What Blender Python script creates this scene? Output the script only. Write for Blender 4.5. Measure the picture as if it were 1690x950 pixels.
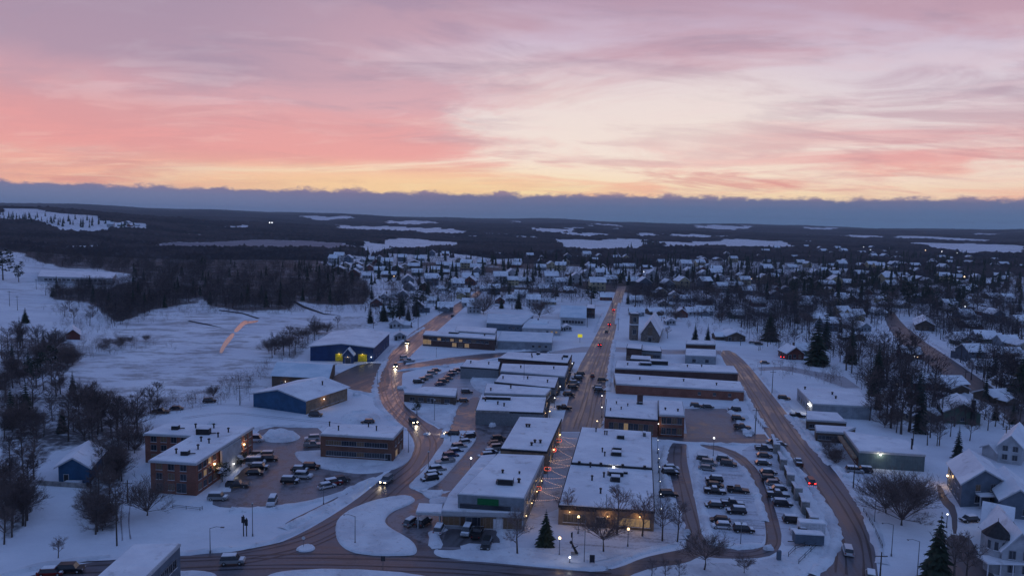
import bpy, bmesh, math, random
import numpy as np
from mathutils import Vector, Matrix, noise
random.seed(7)
SC = bpy.context.scene
for o in list(bpy.data.objects): bpy.data.objects.remove(o)
COL = SC.collection
rad = math.radians
# ---------------------------------------------------------------- camera
F_PX, CX, CY, CAM_H, PITCH, ROLL = 1207.0, 845.0, 475.0, 68.0, 5.22, 1.25
cam_d = bpy.data.cameras.new('camera'); cam = bpy.data.objects.new('camera', cam_d); COL.objects.link(cam)
cam_d.sensor_width = 36.0; cam_d.lens = 36.0*F_PX/1690.0
cam_d.clip_start = 1.0; cam_d.clip_end = 40000.0
CR = Matrix.Rotation(rad(90-PITCH), 3, 'X') @ Matrix.Rotation(rad(ROLL), 3, 'Z')
cam.matrix_world = Matrix.Translation((0, 0, CAM_H)) @ CR.to_4x4()
SC.camera = cam
SC.render.resolution_x, SC.render.resolution_y = 1024, 575
# ---------------------------------------------------------------- view, world, sun
SC.view_settings.view_transform = 'Standard'; SC.view_settings.look = 'None'
SC.view_settings.exposure = 0.0; SC.view_settings.gamma = 1.0
SC.cycles.max_bounces = 5; SC.cycles.diffuse_bounces = 2; SC.cycles.glossy_bounces = 2
SC.cycles.transmission_bounces = 2; SC.cycles.volume_bounces = 0; SC.cycles.transparent_max_bounces = 6
SC.cycles.sample_clamp_indirect = 1.5; SC.cycles.use_denoising = True
SC.cycles.volume_max_steps = 8; SC.cycles.caustics_reflective = False; SC.cycles.caustics_refractive = False

def lin(c):
    return tuple(((v/255.0)/12.92 if v/255.0 <= 0.04045 else ((v/255.0+0.055)/1.055)**2.4) for v in c[:3])

class NT:
    """small helper to write node trees"""
    def __init__(s, tree): s.t = tree; s.n = tree.nodes; s.l = tree.links
    def node(s, typ, **kw):
        n = s.n.new(typ)
        for k, v in kw.items(): setattr(n, k, v)
        return n
    def put(s, sock, v):
        if isinstance(v, bpy.types.NodeSocket): s.l.new(v, sock)
        elif v is not None: sock.default_value = v
    def m(s, op, a, b=None, c=None, clamp=False):
        n = s.node('ShaderNodeMath', operation=op); n.use_clamp = clamp
        s.put(n.inputs[0], a)
        if b is not None: s.put(n.inputs[1], b)
        if c is not None: s.put(n.inputs[2], c)
        return n.outputs[0]
    def sstep(s, v, a, b, c=0.0, d=1.0):
        n = s.node('ShaderNodeMapRange', interpolation_type='SMOOTHSTEP')
        s.put(n.inputs[0], v); s.put(n.inputs[1], a); s.put(n.inputs[2], b); s.put(n.inputs[3], c); s.put(n.inputs[4], d)
        return n.outputs[0]
    def mix(s, f, a, b, typ='MIX'):
        n = s.node('ShaderNodeMix', data_type='RGBA', blend_type=typ)
        s.put(n.inputs[0], f)
        for i, v in ((6, a), (7, b)):
            if isinstance(v, tuple) and len(v) == 3: v = (*v, 1)
            s.put(n.inputs[i], v)
        return n.outputs[2]
    def ramp(s, f, stops, interp='LINEAR'):
        n = s.node('ShaderNodeValToRGB'); cr = n.color_ramp; cr.interpolation = interp
        while len(cr.elements) < len(stops): cr.elements.new(0.5)
        for e, (p, c) in zip(cr.elements, stops): e.position = p; e.color = (*c, 1)
        s.put(n.inputs[0], f); return n.outputs[0]
    def noise(s, vec, scale, detail=3, rough=0.55, dist=0.0):
        n = s.node('ShaderNodeTexNoise'); s.put(n.inputs['Vector'], vec)
        n.inputs['Scale'].default_value = scale; n.inputs['Detail'].default_value = detail
        n.inputs['Roughness'].default_value = rough; n.inputs['Distortion'].default_value = dist
        return n.outputs[0]
    def xyz(s, x, y, z):
        n = s.node('ShaderNodeCombineXYZ')
        s.put(n.inputs[0], x); s.put(n.inputs[1], y); s.put(n.inputs[2], z); return n.outputs[0]

SUN_AZ = -9.0      # degrees from +Y, positive to the right: the glow left of the main street
SUN_EL = -1.0
def make_world():
    w = bpy.data.worlds.new('World'); SC.world = w; w.use_nodes = True
    T = NT(w.node_tree); T.n.clear()
    out = T.node('ShaderNodeOutputWorld'); bg = T.node('ShaderNodeBackground'); T.l.new(bg.outputs[0], out.inputs[0])
    tc = T.node('ShaderNodeTexCoord'); sp = T.node('ShaderNodeSeparateXYZ'); T.l.new(tc.outputs['Generated'], sp.inputs[0])
    x, y, z = sp.outputs
    hz = T.m('SQRT', T.m('ADD', T.m('MULTIPLY', x, x), T.m('MULTIPLY', y, y)))
    e = T.m('DIVIDE', z, T.m('MAXIMUM', hz, 0.001))                       # tangent of elevation
    az = T.m('ARCTAN2', x, y)                                            # radians from +Y
    ec = T.m('MAXIMUM', e, 0.0)
    # clear air behind the clouds: pale yellow glow low and centre, pale lilac higher, blue dusk overhead
    g = lambda *c: lin(c)
    base = T.ramp(T.m('MULTIPLY', ec, 1.0), [(0.0, g(255,212,162)), (0.04, g(255,226,184)), (0.06, g(254,232,208)), (0.10, g(245,228,218)), (0.17, g(226,212,218)),
                      (0.24, g(206,186,206)), (0.30, g(186,160,186)), (0.45, g(126,130,172)), (0.75, g(108,133,186)), (1.0, g(104,131,186))])
    # redder and duller to the left
    left = T.sstep(az, -0.12, -0.62)
    base = T.mix(T.m('MULTIPLY', left, 0.8), base, T.ramp(ec, [(0.0, g(244,178,160)), (0.05, g(230,172,164)), (0.10, g(204,158,168)), (0.17, g(172,150,170)), (0.3, g(154,142,168)),
                      (0.5, g(108,112,158)), (1.0, g(104,131,186))]))
    right = T.sstep(az, 0.2, 0.75)
    base = T.mix(T.m('MULTIPLY', right, 0.55), base, T.ramp(ec, [(0.0, g(246,196,172)), (0.05, g(242,206,192)), (0.12, g(222,208,216)), (0.2, g(204,190,212)), (0.3, g(180,156,184)), (0.5, g(110,116,160)), (1.0, g(104,131,186))]))
    # cloud sheets seen on a plane overhead, drawn out sideways
    zz = T.m('ADD', T.m('MAXIMUM', z, 0.0), 0.09)
    px = T.m('DIVIDE', x, zz); py = T.m('DIVIDE', y, zz)
    v1 = T.xyz(T.m('MULTIPLY', T.m('ADD', px, T.m('MULTIPLY', py, 0.25)), 0.85), py, 3.1)
    n1 = T.noise(v1, 0.60, 8, 0.60, 0.6)
    v2 = T.xyz(T.m('MULTIPLY', T.m('ADD', px, T.m('MULTIPLY', py, -0.3)), 0.75), py, 17.7)
    n2 = T.noise(v2, 1.05, 9, 0.62, 0.8)
    leftb = T.sstep(az, 0.06, -0.25, 0.0, 0.13)                            # more cloud on the left
    highb = T.sstep(ec, 0.17, 0.30, 0.0, 0.10)
    m1 = T.sstep(T.m('ADD', T.m('ADD', n1, leftb), highb), 0.47, 0.64)
    pink = T.ramp(ec, [(0.0, g(255,192,152)), (0.05, g(248,182,162)), (0.085, g(236,164,162)), (0.13, g(220,162,170)), (0.19, g(204,160,174)), (0.28, g(186,152,170)), (0.4, g(134,126,160)), (0.8, g(84,108,160)), (1.0, g(102,127,182))])
    skyc = T.mix(T.m('MULTIPLY', m1, 0.86), base, pink)
    m2 = T.sstep(T.m('ADD', n2, T.sstep(az, -0.3, 0.5, -0.03, 0.03)), 0.50, 0.66)
    mauve = T.ramp(ec, [(0.0, g(225,150,140)), (0.06, g(222,150,148)), (0.12, g(196,158,170)), (0.2, g(182,154,174)), (0.3, g(164,142,168)), (0.45, g(112,118,158)), (1.0, g(96,126,184))])
    skyc = T.mix(T.m('MULTIPLY', m2, 0.66), skyc, mauve)
    v3 = T.xyz(T.m('MULTIPLY', T.m('ADD', px, T.m('MULTIPLY', py, 0.1)), 0.6), py, 41.3)
    n3 = T.noise(v3, 1.3, 9, 0.64, 0.4)
    gm = T.ramp(ec, [(0.0, g(226,158,146)), (0.07, g(212,156,158)), (0.14, g(176,152,170)), (0.3, g(150,138,164)), (0.45, g(114,122,160)), (1.0, g(96,126,184))])
    skyc = T.mix(T.m('MULTIPLY', T.sstep(T.m('ADD', n3, T.sstep(az, 0.3, -0.5, -0.01, 0.05)), 0.50, 0.64), 0.40), skyc, gm)
    n4 = T.noise(v3, 2.6, 9, 0.62, 0.5)
    skyc = T.mix(T.m('MULTIPLY', T.m('MULTIPLY', T.sstep(n4, 0.50, 0.66), 0.38), T.sstep(ec, 0.34, 0.2)), skyc, T.ramp(ec, [(0.0, g(255,222,178)), (0.07, g(250,216,200)), (0.14, g(232,206,212)), (0.3, g(204,184,204))]))
    # a broad salmon-lit sheet low on the left, a pale break right of centre, grey-blue cloud high on the left
    en = T.m('ADD', ec, T.m('MULTIPLY', T.m('SUBTRACT', n1, 0.5), 0.10))
    sal = T.m('MULTIPLY', T.m('MULTIPLY', T.sstep(en, 0.060, 0.085), T.sstep(en, 0.160, 0.115)), T.sstep(T.m('ADD', az, T.m('MULTIPLY', T.m('SUBTRACT', n2, 0.5), 0.5)), -0.02, -0.14))
    skyc = T.mix(T.m('MULTIPLY', sal, 0.48), skyc, g(236,156,154))
    pal = T.m('MULTIPLY', T.m('MULTIPLY', T.sstep(en, 0.065, 0.10), T.sstep(en, 0.235, 0.15)), T.m('MULTIPLY', T.sstep(az, -0.12, 0.08), T.sstep(az, 0.48, 0.22)))
    skyc = T.mix(T.m('MULTIPLY', pal, 0.50), skyc, g(246,228,218))
    gry = T.m('MULTIPLY', T.m('MULTIPLY', T.sstep(en, 0.15, 0.20), T.sstep(az, -0.1, -0.45)), T.sstep(ec, 0.5, 0.35))
    skyc = T.mix(T.m('MULTIPLY', gry, 0.5), skyc, g(148,138,166))
    # hot glow hugging the top of the cloud bank
    gl = T.m('MULTIPLY', T.sstep(T.m('ABSOLUTE', T.m('ADD', az, 0.14)), 0.45, 0.02), T.sstep(ec, 0.085, 0.04))
    skyc = T.mix(T.m('MULTIPLY', gl, 0.65), skyc, g(255,226,166))
    # low cloud bank lying along the horizon
    be = T.xyz(T.m('MULTIPLY', az, 1.0), T.m('MULTIPLY', ec, 2.0), 0.4)
    nb = T.noise(be, 3.5, 3, 0.5); nb2 = T.noise(be, 30.0, 6, 0.68)
    lump = T.m('POWER', nb2, 1.5)
    edge = T.m('ADD', T.m('ADD', 0.0205, T.m('MULTIPLY', nb, 0.013)), T.m('MULTIPLY', lump, 0.026))
    edge = T.m('ADD', edge, T.sstep(az, -0.62, 0.1, -0.004, 0.002))
    bm = T.sstep(T.m('SUBTRACT', edge, ec), -0.0030, 0.0036)
    bt = T.m('DIVIDE', ec, 0.042)
    bank = T.ramp(T.m('ADD', bt, T.m('MULTIPLY', T.m('SUBTRACT', nb2, 0.5), 0.25)), [(0.0, g(84,118,158)), (0.5, g(88,112,152)), (0.76, g(106,114,150)), (1.0, g(156,134,154))])
    lb = T.ramp(bt, [(0.0, g(92,122,166)), (0.6, g(112,124,162)), (1.0, g(142,120,150))])
    bank = T.mix(T.sstep(az, 0.0, -0.5), bank, lb)
    skyc = T.mix(bm, skyc, bank)
    # away from the sunset the sky is plain blue dusk
    fr = T.sstep(T.m('DIVIDE', y, T.m('MAXIMUM', hz, 0.001)), 0.35, 0.75)
    dusk = T.ramp(ec, [(0.0, g(100,120,168)), (0.2, g(110,134,184)), (0.6, g(108,133,186)), (1.0, g(104,131,186))])
    skyc = T.mix(fr, dusk, skyc)
    # the physical dusk sky, faint
    ns = T.node('ShaderNodeTexSky', sky_type='NISHITA'); ns.sun_disc = False
    ns.sun_elevation = rad(SUN_EL); ns.sun_rotation = rad(SUN_AZ)
    ns.altitude = 68
    tot = T.mix(0.015, skyc, ns.outputs[0], 'ADD')
    T.l.new(tot, bg.inputs[0]); bg.inputs[1].default_value = 1.0
    w.cycles.sampling_method = 'MANUAL'; w.cycles.sample_map_resolution = 1024
make_world()
sd = bpy.data.lights.new('sun', 'SUN'); so = bpy.data.objects.new('sun', sd); COL.objects.link(so)
sd.energy = 0.09; sd.angle = rad(20); sd.color = (1.0, 0.55, 0.45)          # the last pink light off the western cloud
so.rotation_euler = (rad(90-7), 0, rad(180-SUN_AZ))
so.location = (0, 0, 300)
# ---------------------------------------------------------------- from a spot of the view to the ground
def sm(a, b, v):
    t = np.clip((v-a)/(b-a), 0, 1); return t*t*(3-2*t)
def terr(x, y):
    """height of the land: level in the town, rolling hills far off"""
    x = np.asarray(x, float); y = np.asarray(y, float)
    r = np.hypot(x, y); az = np.arctan2(x, y)
    k = np.clip((r-1300)/7200, 0, 1)
    und = (np.sin(x*0.0019+1.3)*np.cos(y*0.0013+0.4)*8 + np.sin(x*0.0047+y*0.0021)*4 + np.sin(y*0.0036-x*0.0011+2)*5)
    ridge = 74 + 40*sm(0.0, -0.45, az) + 6*np.sin(az*9+1) + 4*np.sin(az*23)
    z = (k**1.25)*ridge + sm(1300, 3000, r)*und*(0.6+0.9*k)
    z = z + 52*np.exp(-((az+0.60)/0.17)**2)*sm(1500, 2600, r)*(1-sm(2900, 4300, r))
    z = z + 22*np.exp(-((az+0.70)/0.16)**2)*sm(650, 1250, r)*(1-sm(1450, 2100, r))
    return z
def ray(px, py):
    v = CR @ Vector((px-CX, -(py-CY), -F_PX)); v.normalize(); return v
def G(px, py, z=None):
    """point of the ground (or of height z) seen at photo pixel px, py"""
    v = ray(px, py)
    if z is not None:
        t = (z-CAM_H)/v.z; return Vector((v.x*t, v.y*t, z))
    if v.z < -0.002:
        t = -CAM_H/v.z
        if t < 1250 and terr(v.x*t, v.y*t) < 0.05: return Vector((v.x*t, v.y*t, 0.0))
    ts = np.geomspace(600, 13000, 700)
    hz = CAM_H + v.z*ts - terr(v.x*ts, v.y*ts)
    i = np.argmax(hz < 0) if (hz < 0).any() else len(ts)-1
    t = ts[i]; return Vector((v.x*t, v.y*t, float(terr(v.x*t, v.y*t))))
def P(x, y, z):
    """photo pixel of a world point"""
    v = CR.transposed() @ Vector((x, y, z-CAM_H)); return (CX - F_PX*v.x/v.z, CY + F_PX*v.y/v.z)
CRn = np.array(CR.transposed())
def Pn(x, y, z):
    v = CRn @ np.stack([np.ravel(x), np.ravel(y), np.ravel(z)-CAM_H])
    return CX - F_PX*v[0]/v[2], CY + F_PX*v[1]/v[2]
def inpoly(px, py, poly):
    px = np.asarray(px, float); py = np.asarray(py, float); ins = np.zeros(px.shape, bool)
    n = len(poly)
    for i in range(n):
        x1, y1 = poly[i]; x2, y2 = poly[(i+1) % n]
        if y1 == y2: continue
        c = ((y1 > py) != (y2 > py)) & (px < (x2-x1)*(py-y1)/(y2-y1)+x1)
        ins ^= c
    return ins
# ---------------------------------------------------------------- materials
def mat(name, col, rough=0.8, var=0.15, scale=2.0, spec=0.3, metal=0.0, emit=0.0, ecol=None, bump=0.0, col2=None, detail=4, obj=True):
    m = bpy.data.materials.new(name); m.use_nodes = True; T = NT(m.node_tree)
    b = T.n['Principled BSDF']; tc = T.node('ShaderNodeTexCoord')
    c = (*col, 1)
    if var > 0:
        n = T.noise(tc.outputs['Object' if obj else 'Generated'], scale, detail, 0.6)
        a2 = col2 if col2 else tuple(min(1, v*(1+var)) for v in col)
        a1 = col if col2 else tuple(v*(1-var) for v in col)
        T.put(b.inputs['Base Color'], T.mix(T.sstep(n, 0.32, 0.68), a1, a2))
        if bump > 0:
            bp = T.node('ShaderNodeBump'); bp.inputs['Strength'].default_value = bump; bp.inputs['Distance'].default_value = 0.2
            T.l.new(n, bp.inputs['Height']); T.l.new(bp.outputs[0], b.inputs['Normal'])
    else: b.inputs['Base Color'].default_value = c
    b.inputs['Roughness'].default_value = rough; b.inputs['Metallic'].default_value = metal
    b.inputs['Specular IOR Level'].default_value = spec
    if emit > 0:
        b.inputs['Emission Color'].default_value = (*(ecol or col), 1); b.inputs['Emission Strength'].default_value = emit
    if emit > 0: m.cycles.emission_sampling = 'NONE' if emit < 3000 else 'FRONT'
    return m
def brick_mat(name, c1, c2, mortar):
    m = mat(name, c1, 0.85, 0); T = NT(m.node_tree); b = T.n['Principled BSDF']
    tc = T.node('ShaderNodeTexCoord'); sp = T.node('ShaderNodeSeparateXYZ'); T.l.new(tc.outputs['Object'], sp.inputs[0])
    v = T.xyz(T.m('ADD', sp.outputs[0], sp.outputs[1]), sp.outputs[2], 0.0)
    br = T.node('ShaderNodeTexBrick'); T.l.new(v, br.inputs['Vector'])
    br.inputs['Color1'].default_value = (*c1, 1); br.inputs['Color2'].default_value = (*c2, 1); br.inputs['Mortar'].default_value = (*mortar, 1)
    br.inputs['Scale'].default_value = 1.0; br.inputs['Brick Width'].default_value = 0.6; br.inputs['Row Height'].default_value = 0.2; br.inputs['Mortar Size'].default_value = 0.02
    n = T.noise(tc.outputs['Object'], 0.35, 5, 0.6)
    T.put(b.inputs['Base Color'], T.mix(T.sstep(n, 0.35, 0.7, 0, 0.45), br.outputs[0], tuple(v*0.45 for v in c1)))
    return m
def siding_mat(name, col, pitch=0.35, vertical=False, rough=0.7):
    m = mat(name, col, rough, 0); T = NT(m.node_tree); b = T.n['Principled BSDF']
    tc = T.node('ShaderNodeTexCoord'); sp = T.node('ShaderNodeSeparateXYZ'); T.l.new(tc.outputs['Object'], sp.inputs[0])
    c = T.m('ADD', sp.outputs[0], sp.outputs[1]) if vertical else sp.outputs[2]
    f = T.m('FRACT', T.m('DIVIDE', c, pitch))
    n = T.noise(tc.outputs['Object'], 0.5, 4, 0.6)
    c1 = T.mix(T.sstep(n, 0.3, 0.7), tuple(v*0.8 for v in col), tuple(min(1, v*1.15) for v in col))
    T.put(b.inputs['Base Color'], T.mix(T.m('MULTIPLY', T.sstep(f, 0.12, 0.0), 0.55), c1, tuple(v*0.4 for v in col)))
    return m
M = {}
def snow_mat(name, c1, c2, s1=0.03, s2=0.5, bump=0.35, dirt=0.0):
    m = mat(name, c1, 0.75, 0); T = NT(m.node_tree); b = T.n['Principled BSDF']
    gg = T.node('ShaderNodeNewGeometry'); pos = gg.outputs['Position']
    n1 = T.noise(pos, s1, 5, 0.6); n2 = T.noise(pos, s2, 4, 0.6)
    c = T.mix(T.sstep(n1, 0.35, 0.65), c1, c2)
    if dirt > 0:
        c = T.mix(T.m('MULTIPLY', T.sstep(n2, 0.56, 0.72), dirt), c, (0.22, 0.19, 0.17))
    T.put(b.inputs['Base Color'], c)
    bp = T.node('ShaderNodeBump'); bp.inputs['Strength'].default_value = bump; bp.inputs['Distance'].default_value = 0.5
    T.l.new(n2, bp.inputs['Height']); T.l.new(bp.outputs[0], b.inputs['Normal'])
    return m
M['snow'] = snow_mat('snow', (0.70, 0.72, 0.76), (0.80, 0.82, 0.85), 0.05, 0.6, 0.4)
M['bank_snow'] = snow_mat('bank_snow', (0.60, 0.61, 0.65), (0.78, 0.80, 0.83), 0.12, 0.9, 0.8, 0.35)
M['roof_snow'] = snow_mat('roof_snow', (0.70, 0.71, 0.75), (0.86, 0.87, 0.89), 0.10, 0.30, 0.5, 0.34)
M['blue_metal_roof'] = snow_mat('blue_metal_roof', (0.50, 0.62, 0.70), (0.66, 0.74, 0.80), 0.15, 0.5, 0.1)
def ground_mat():
    """snow, dark leaf litter and scrub under the woods, dead grass in the fields"""
    m = mat('ground', (0.7, 0.7, 0.75), 0.8, 0); T = NT(m.node_tree); b = T.n['Principled BSDF']
    gg = T.node('ShaderNodeNewGeometry'); pos = gg.outputs['Position']
    at = T.node('ShaderNodeAttribute'); at.attribute_name = 'wood'
    gr = T.node('ShaderNodeAttribute'); gr.attribute_name = 'grass'
    n1 = T.noise(pos, 0.03, 5, 0.6); n2 = T.noise(pos, 0.35, 4, 0.65); n3 = T.noise(pos, 0.008, 4, 0.6); n4 = T.noise(pos, 1.1, 3, 0.6)
    snow = T.mix(T.sstep(n1, 0.35, 0.65), (0.68, 0.70, 0.75), (0.80, 0.82, 0.85))
    snow = T.mix(T.m('MULTIPLY', T.sstep(n4, 0.58, 0.7), 0.18), snow, (0.42, 0.42, 0.44))
    mp = T.node('ShaderNodeMapping'); T.l.new(pos, mp.inputs[0]); mp.inputs['Scale'].default_value = (0.5, 1.0, 1.0)
    n5 = T.noise(mp.outputs[0], 0.10, 8, 0.72)
    grass = T.m('MULTIPLY', T.sstep(T.m('ADD', n5, T.m('MULTIPLY', n3, 0.25)), 0.60, 0.76), gr.outputs['Fac'])
    c = T.mix(T.m('MULTIPLY', grass, 0.62), snow, (0.16, 0.13, 0.12))
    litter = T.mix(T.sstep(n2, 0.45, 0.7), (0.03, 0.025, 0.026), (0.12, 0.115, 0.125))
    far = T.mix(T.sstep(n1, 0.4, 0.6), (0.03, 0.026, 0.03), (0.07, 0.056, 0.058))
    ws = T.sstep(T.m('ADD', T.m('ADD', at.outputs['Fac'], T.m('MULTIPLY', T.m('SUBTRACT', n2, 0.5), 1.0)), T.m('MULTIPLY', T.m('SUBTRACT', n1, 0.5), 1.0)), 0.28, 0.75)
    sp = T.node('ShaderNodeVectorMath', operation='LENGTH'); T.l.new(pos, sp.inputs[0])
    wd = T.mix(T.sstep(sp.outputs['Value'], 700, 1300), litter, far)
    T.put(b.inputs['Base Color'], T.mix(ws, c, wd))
    bp = T.node('ShaderNodeBump'); bp.inputs['Strength'].default_value = 0.5; bp.inputs['Distance'].default_value = 0.6
    T.l.new(n2, bp.inputs['Height']); T.l.new(bp.outputs[0], b.inputs['Normal'])
    return m
def road_mat(name, dark, slush, amt, wet=0.3, ang=None, streak=1.0):
    """wet asphalt with slush; tyre-worn streaks run along the road direction ang"""
    m = mat(name, dark, 0.4, 0); T = NT(m.node_tree); b = T.n['Principled BSDF']
    gg = T.node('ShaderNodeNewGeometry'); pos = gg.outputs['Position']
    n1 = T.noise(pos, 0.05, 5, 0.7); n2 = T.noise(pos, 1.6, 5, 0.75)
    if ang is not None:
        mp = T.node('ShaderNodeMapping', vector_type='TEXTURE'); T.l.new(pos, mp.inputs[0]); mp.inputs['Rotation'].default_value = (0, 0, ang); mp.inputs['Scale'].default_value = (22.0, 1.0, 1.0)
        n4 = T.noise(mp.outputs[0], 0.8, 4, 0.6)
    else: n4 = T.noise(pos, 0.35, 5, 0.7)
    f = T.m('ADD', T.m('MULTIPLY', n1, 0.35), T.m('ADD', T.m('MULTIPLY', n2, 0.25), T.m('MULTIPLY', n4, 0.40)))
    f = T.sstep(f, 0.47-0.1*amt, 0.57-0.08*amt)
    T.put(b.inputs['Base Color'], T.mix(T.m('MULTIPLY', f, min(1, amt*1.8)), dark, slush))
    T.put(b.inputs['Roughness'], T.sstep(f, 0, 1, wet, wet+0.22)); b.inputs['Specular IOR Level'].default_value = 0.55
    bp = T.node('ShaderNodeBump'); bp.inputs['Strength'].default_value = 0.12; bp.inputs['Distance'].default_value = 0.04
    T.l.new(n2, bp.inputs['Height']); T.l.new(bp.outputs[0], b.inputs['Normal'])
    return m
def dirang(x0, y0, x1, y1):
    a, b = G(x0, y0, 0.0), G(x1, y1, 0.0); return math.atan2(b.y-a.y, b.x-a.x)
M['ground'] = ground_mat()
RD, RS = (0.042, 0.038, 0.044), (0.14, 0.13, 0.15)
M['road'] = road_mat('wet_road', RD, RS, 0.45, 0.29, dirang(300, 925, 800, 925))
M['main_road'] = road_mat('wet_main_street', RD, RS, 0.5, 0.28, dirang(950, 690, 1003, 560))
M['right_road'] = road_mat('wet_right_road', RD, RS, 0.5, 0.28, dirang(1400, 850, 1240, 620))
M['left_road'] = road_mat('wet_left_road', RD, RS, 0.5, 0.28, dirang(660, 580, 770, 495))
M['lot'] = road_mat('slushy_lot', (0.06, 0.047, 0.050), (0.24, 0.215, 0.23), 0.5, 0.33)
M['lane'] = road_mat('packed_snow_lane', (0.20, 0.18, 0.19), (0.42, 0.41, 0.44), 0.7, 0.45, 0.1)
M['trod'] = road_mat('trodden_snow', (0.26, 0.25, 0.27), (0.62, 0.63, 0.68), 0.9, 0.6, dirang(1150, 800, 1250, 806))
M['trodden_plaza'] = road_mat('trodden_plaza', (0.20, 0.18, 0.18), (0.52, 0.50, 0.52), 0.9, 0.6)
M['dark_lane'] = road_mat('bare_asphalt_lane', (0.04, 0.036, 0.040), (0.12, 0.11, 0.118), 0.45, 0.4, dirang(1500, 555, 1660, 675))
def cm(name, col, **k): M[name] = mat(name, col, **k)
M['track'] = mat('tyre_track', (0.030, 0.026, 0.030), 0.42, 0.3, 0.5, 0.4)
M['snow_track'] = mat('snow_track', (0.30, 0.29, 0.32), 0.6, 0.3, 0.5)
cm('white_wall', (0.62, 0.62, 0.64)); cm('trim', (0.42, 0.43, 0.45), var=0.08); cm('frame', (0.22, 0.22, 0.23), var=0); cm('dark_trim', (0.03, 0.03, 0.035))
cm('grey_wall', (0.20, 0.215, 0.23)); cm('concrete', (0.28, 0.27, 0.26), var=0.3, scale=0.7); cm('tan_wall', (0.24, 0.17, 0.115), var=0.25, scale=0.6)
cm('glass', (0.025, 0.03, 0.04), rough=0.08, var=0, spec=0.7)
cm('lit_glass', (0.2, 0.14, 0.08), rough=0.3, var=0.4, scale=1.2, emit=0.17, ecol=(1.0, 0.66, 0.34))
cm('dim_glass', (0.07, 0.06, 0.05), rough=0.3, var=0.3, emit=0.010, ecol=(1.0, 0.74, 0.5))
cm('warm_bulb', (1, 0.8, 0.5), var=0, emit=3.5, ecol=(1.0, 0.66, 0.34)); cm('cool_bulb', (1, 1, 1), var=0, emit=2.5, ecol=(0.95, 0.97, 1.0))
cm('string_bulb', (1, 0.6, 0.4), var=0, emit=0.8, ecol=(1.0, 0.6, 0.5)); cm('red_bulb', (1, 0.1, 0.05), var=0, emit=1.6, ecol=(1.0, 0.15, 0.08))
cm('head_light', (1, 0.9, 0.7), var=0, emit=22, ecol=(1.0, 0.80, 0.5)); cm('tail_light', (0.8, 0.02, 0.02), var=0, emit=9, ecol=(1.0, 0.03, 0.03))
cm('lamp_off', (0.5, 0.5, 0.5), rough=0.2, var=0); cm('red_off', (0.25, 0.01, 0.01), rough=0.3, var=0)
cm('pole_wood', (0.07, 0.055, 0.045), var=0.3, scale=3); cm('pole_metal', (0.16, 0.16, 0.17), metal=0.3, rough=0.5); cm('black_metal', (0.02, 0.02, 0.022), rough=0.5)
cm('bark', (0.085, 0.068, 0.06), var=0.35, scale=2); cm('twig', (0.15, 0.11, 0.10), var=0.3, scale=0.8); cm('far_twig', (0.060, 0.046, 0.047), var=0.3); cm('pale_twig', (0.20, 0.155, 0.15), var=0.3)
cm('dark_twig', (0.11, 0.085, 0.082), var=0.3)
cm('needle', (0.020, 0.034, 0.020), var=0.4, scale=1.5); cm('needle_blue', (0.024, 0.036, 0.030), var=0.4, scale=1.5)
cm('tyre', (0.015, 0.015, 0.015), rough=0.9, var=0); cm('wood_wall', (0.10, 0.06, 0.04), var=0.3, scale=1)
cm('hvac', (0.12, 0.125, 0.13), metal=0.4, rough=0.5); cm('open_water', (0.10, 0.07, 0.07), rough=0.10, var=0, spec=1.0, metal=0.0); cm('stream_bed', (0.05, 0.045, 0.05), rough=0.9, spec=0.0)
cm('stone', (0.17, 0.14, 0.12), var=0.4, scale=1.5); cm('shingle', (0.035, 0.033, 0.035), var=0.3, scale=1.5)
cm('rail', (0.05, 0.055, 0.06), metal=0.5, rough=0.5); cm('yellow_sign', (0.7, 0.6, 0.05), var=0, emit=0.5, ecol=(0.9, 0.8, 0.05))
cm('green_sign', (0.006, 0.06, 0.03), var=0.1, emit=0.02, ecol=(0.0, 0.5, 0.15)); cm('sign_white', (0.7, 0.7, 0.7), var=0)
cm('warm_panel', (0.45, 0.38, 0.03), var=0.3, scale=1.0, emit=0.05, ecol=(0.85, 0.7, 0.05)); cm('hedge', (0.03, 0.035, 0.025), var=0.4)
cm('hill_soil', (0.05, 0.045, 0.045)); cm('ice', (0.24, 0.225, 0.255), rough=0.85, spec=0.1, var=0.15, scale=0.02)
M['red_brick'] = brick_mat('red_brick', (0.22, 0.072, 0.045), (0.28, 0.10, 0.062), (0.20, 0.16, 0.14))
M['brown_brick'] = brick_mat('brown_brick', (0.17, 0.07, 0.045), (0.21, 0.09, 0.06), (0.14, 0.11, 0.09))
M['dark_brick'] = brick_mat('dark_brick', (0.085, 0.040, 0.035), (0.11, 0.055, 0.045), (0.13, 0.11, 0.10))
for nm, c in (('blue_siding', (0.028, 0.095, 0.19)), ('navy_siding', (0.015, 0.045, 0.13)), ('grey_siding', (0.21, 0.24, 0.27)), ('white_siding', (0.40, 0.41, 0.43)), ('green_siding', (0.09, 0.13, 0.10)),
              ('tan_siding', (0.30, 0.26, 0.21)), ('red_siding', (0.15, 0.045, 0.035)), ('brown_siding', (0.10, 0.072, 0.055)), ('yellow_siding', (0.42, 0.36, 0.22)), ('slate_siding', (0.11, 0.14, 0.18))):
    M[nm] = siding_mat(nm, c)
M['ribbed_metal'] = siding_mat('ribbed_metal', (0.27, 0.30, 0.33), 0.6, True, 0.5)
M['teal_metal'] = siding_mat('teal_metal', (0.11, 0.16, 0.17), 0.6, True, 0.5)
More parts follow.
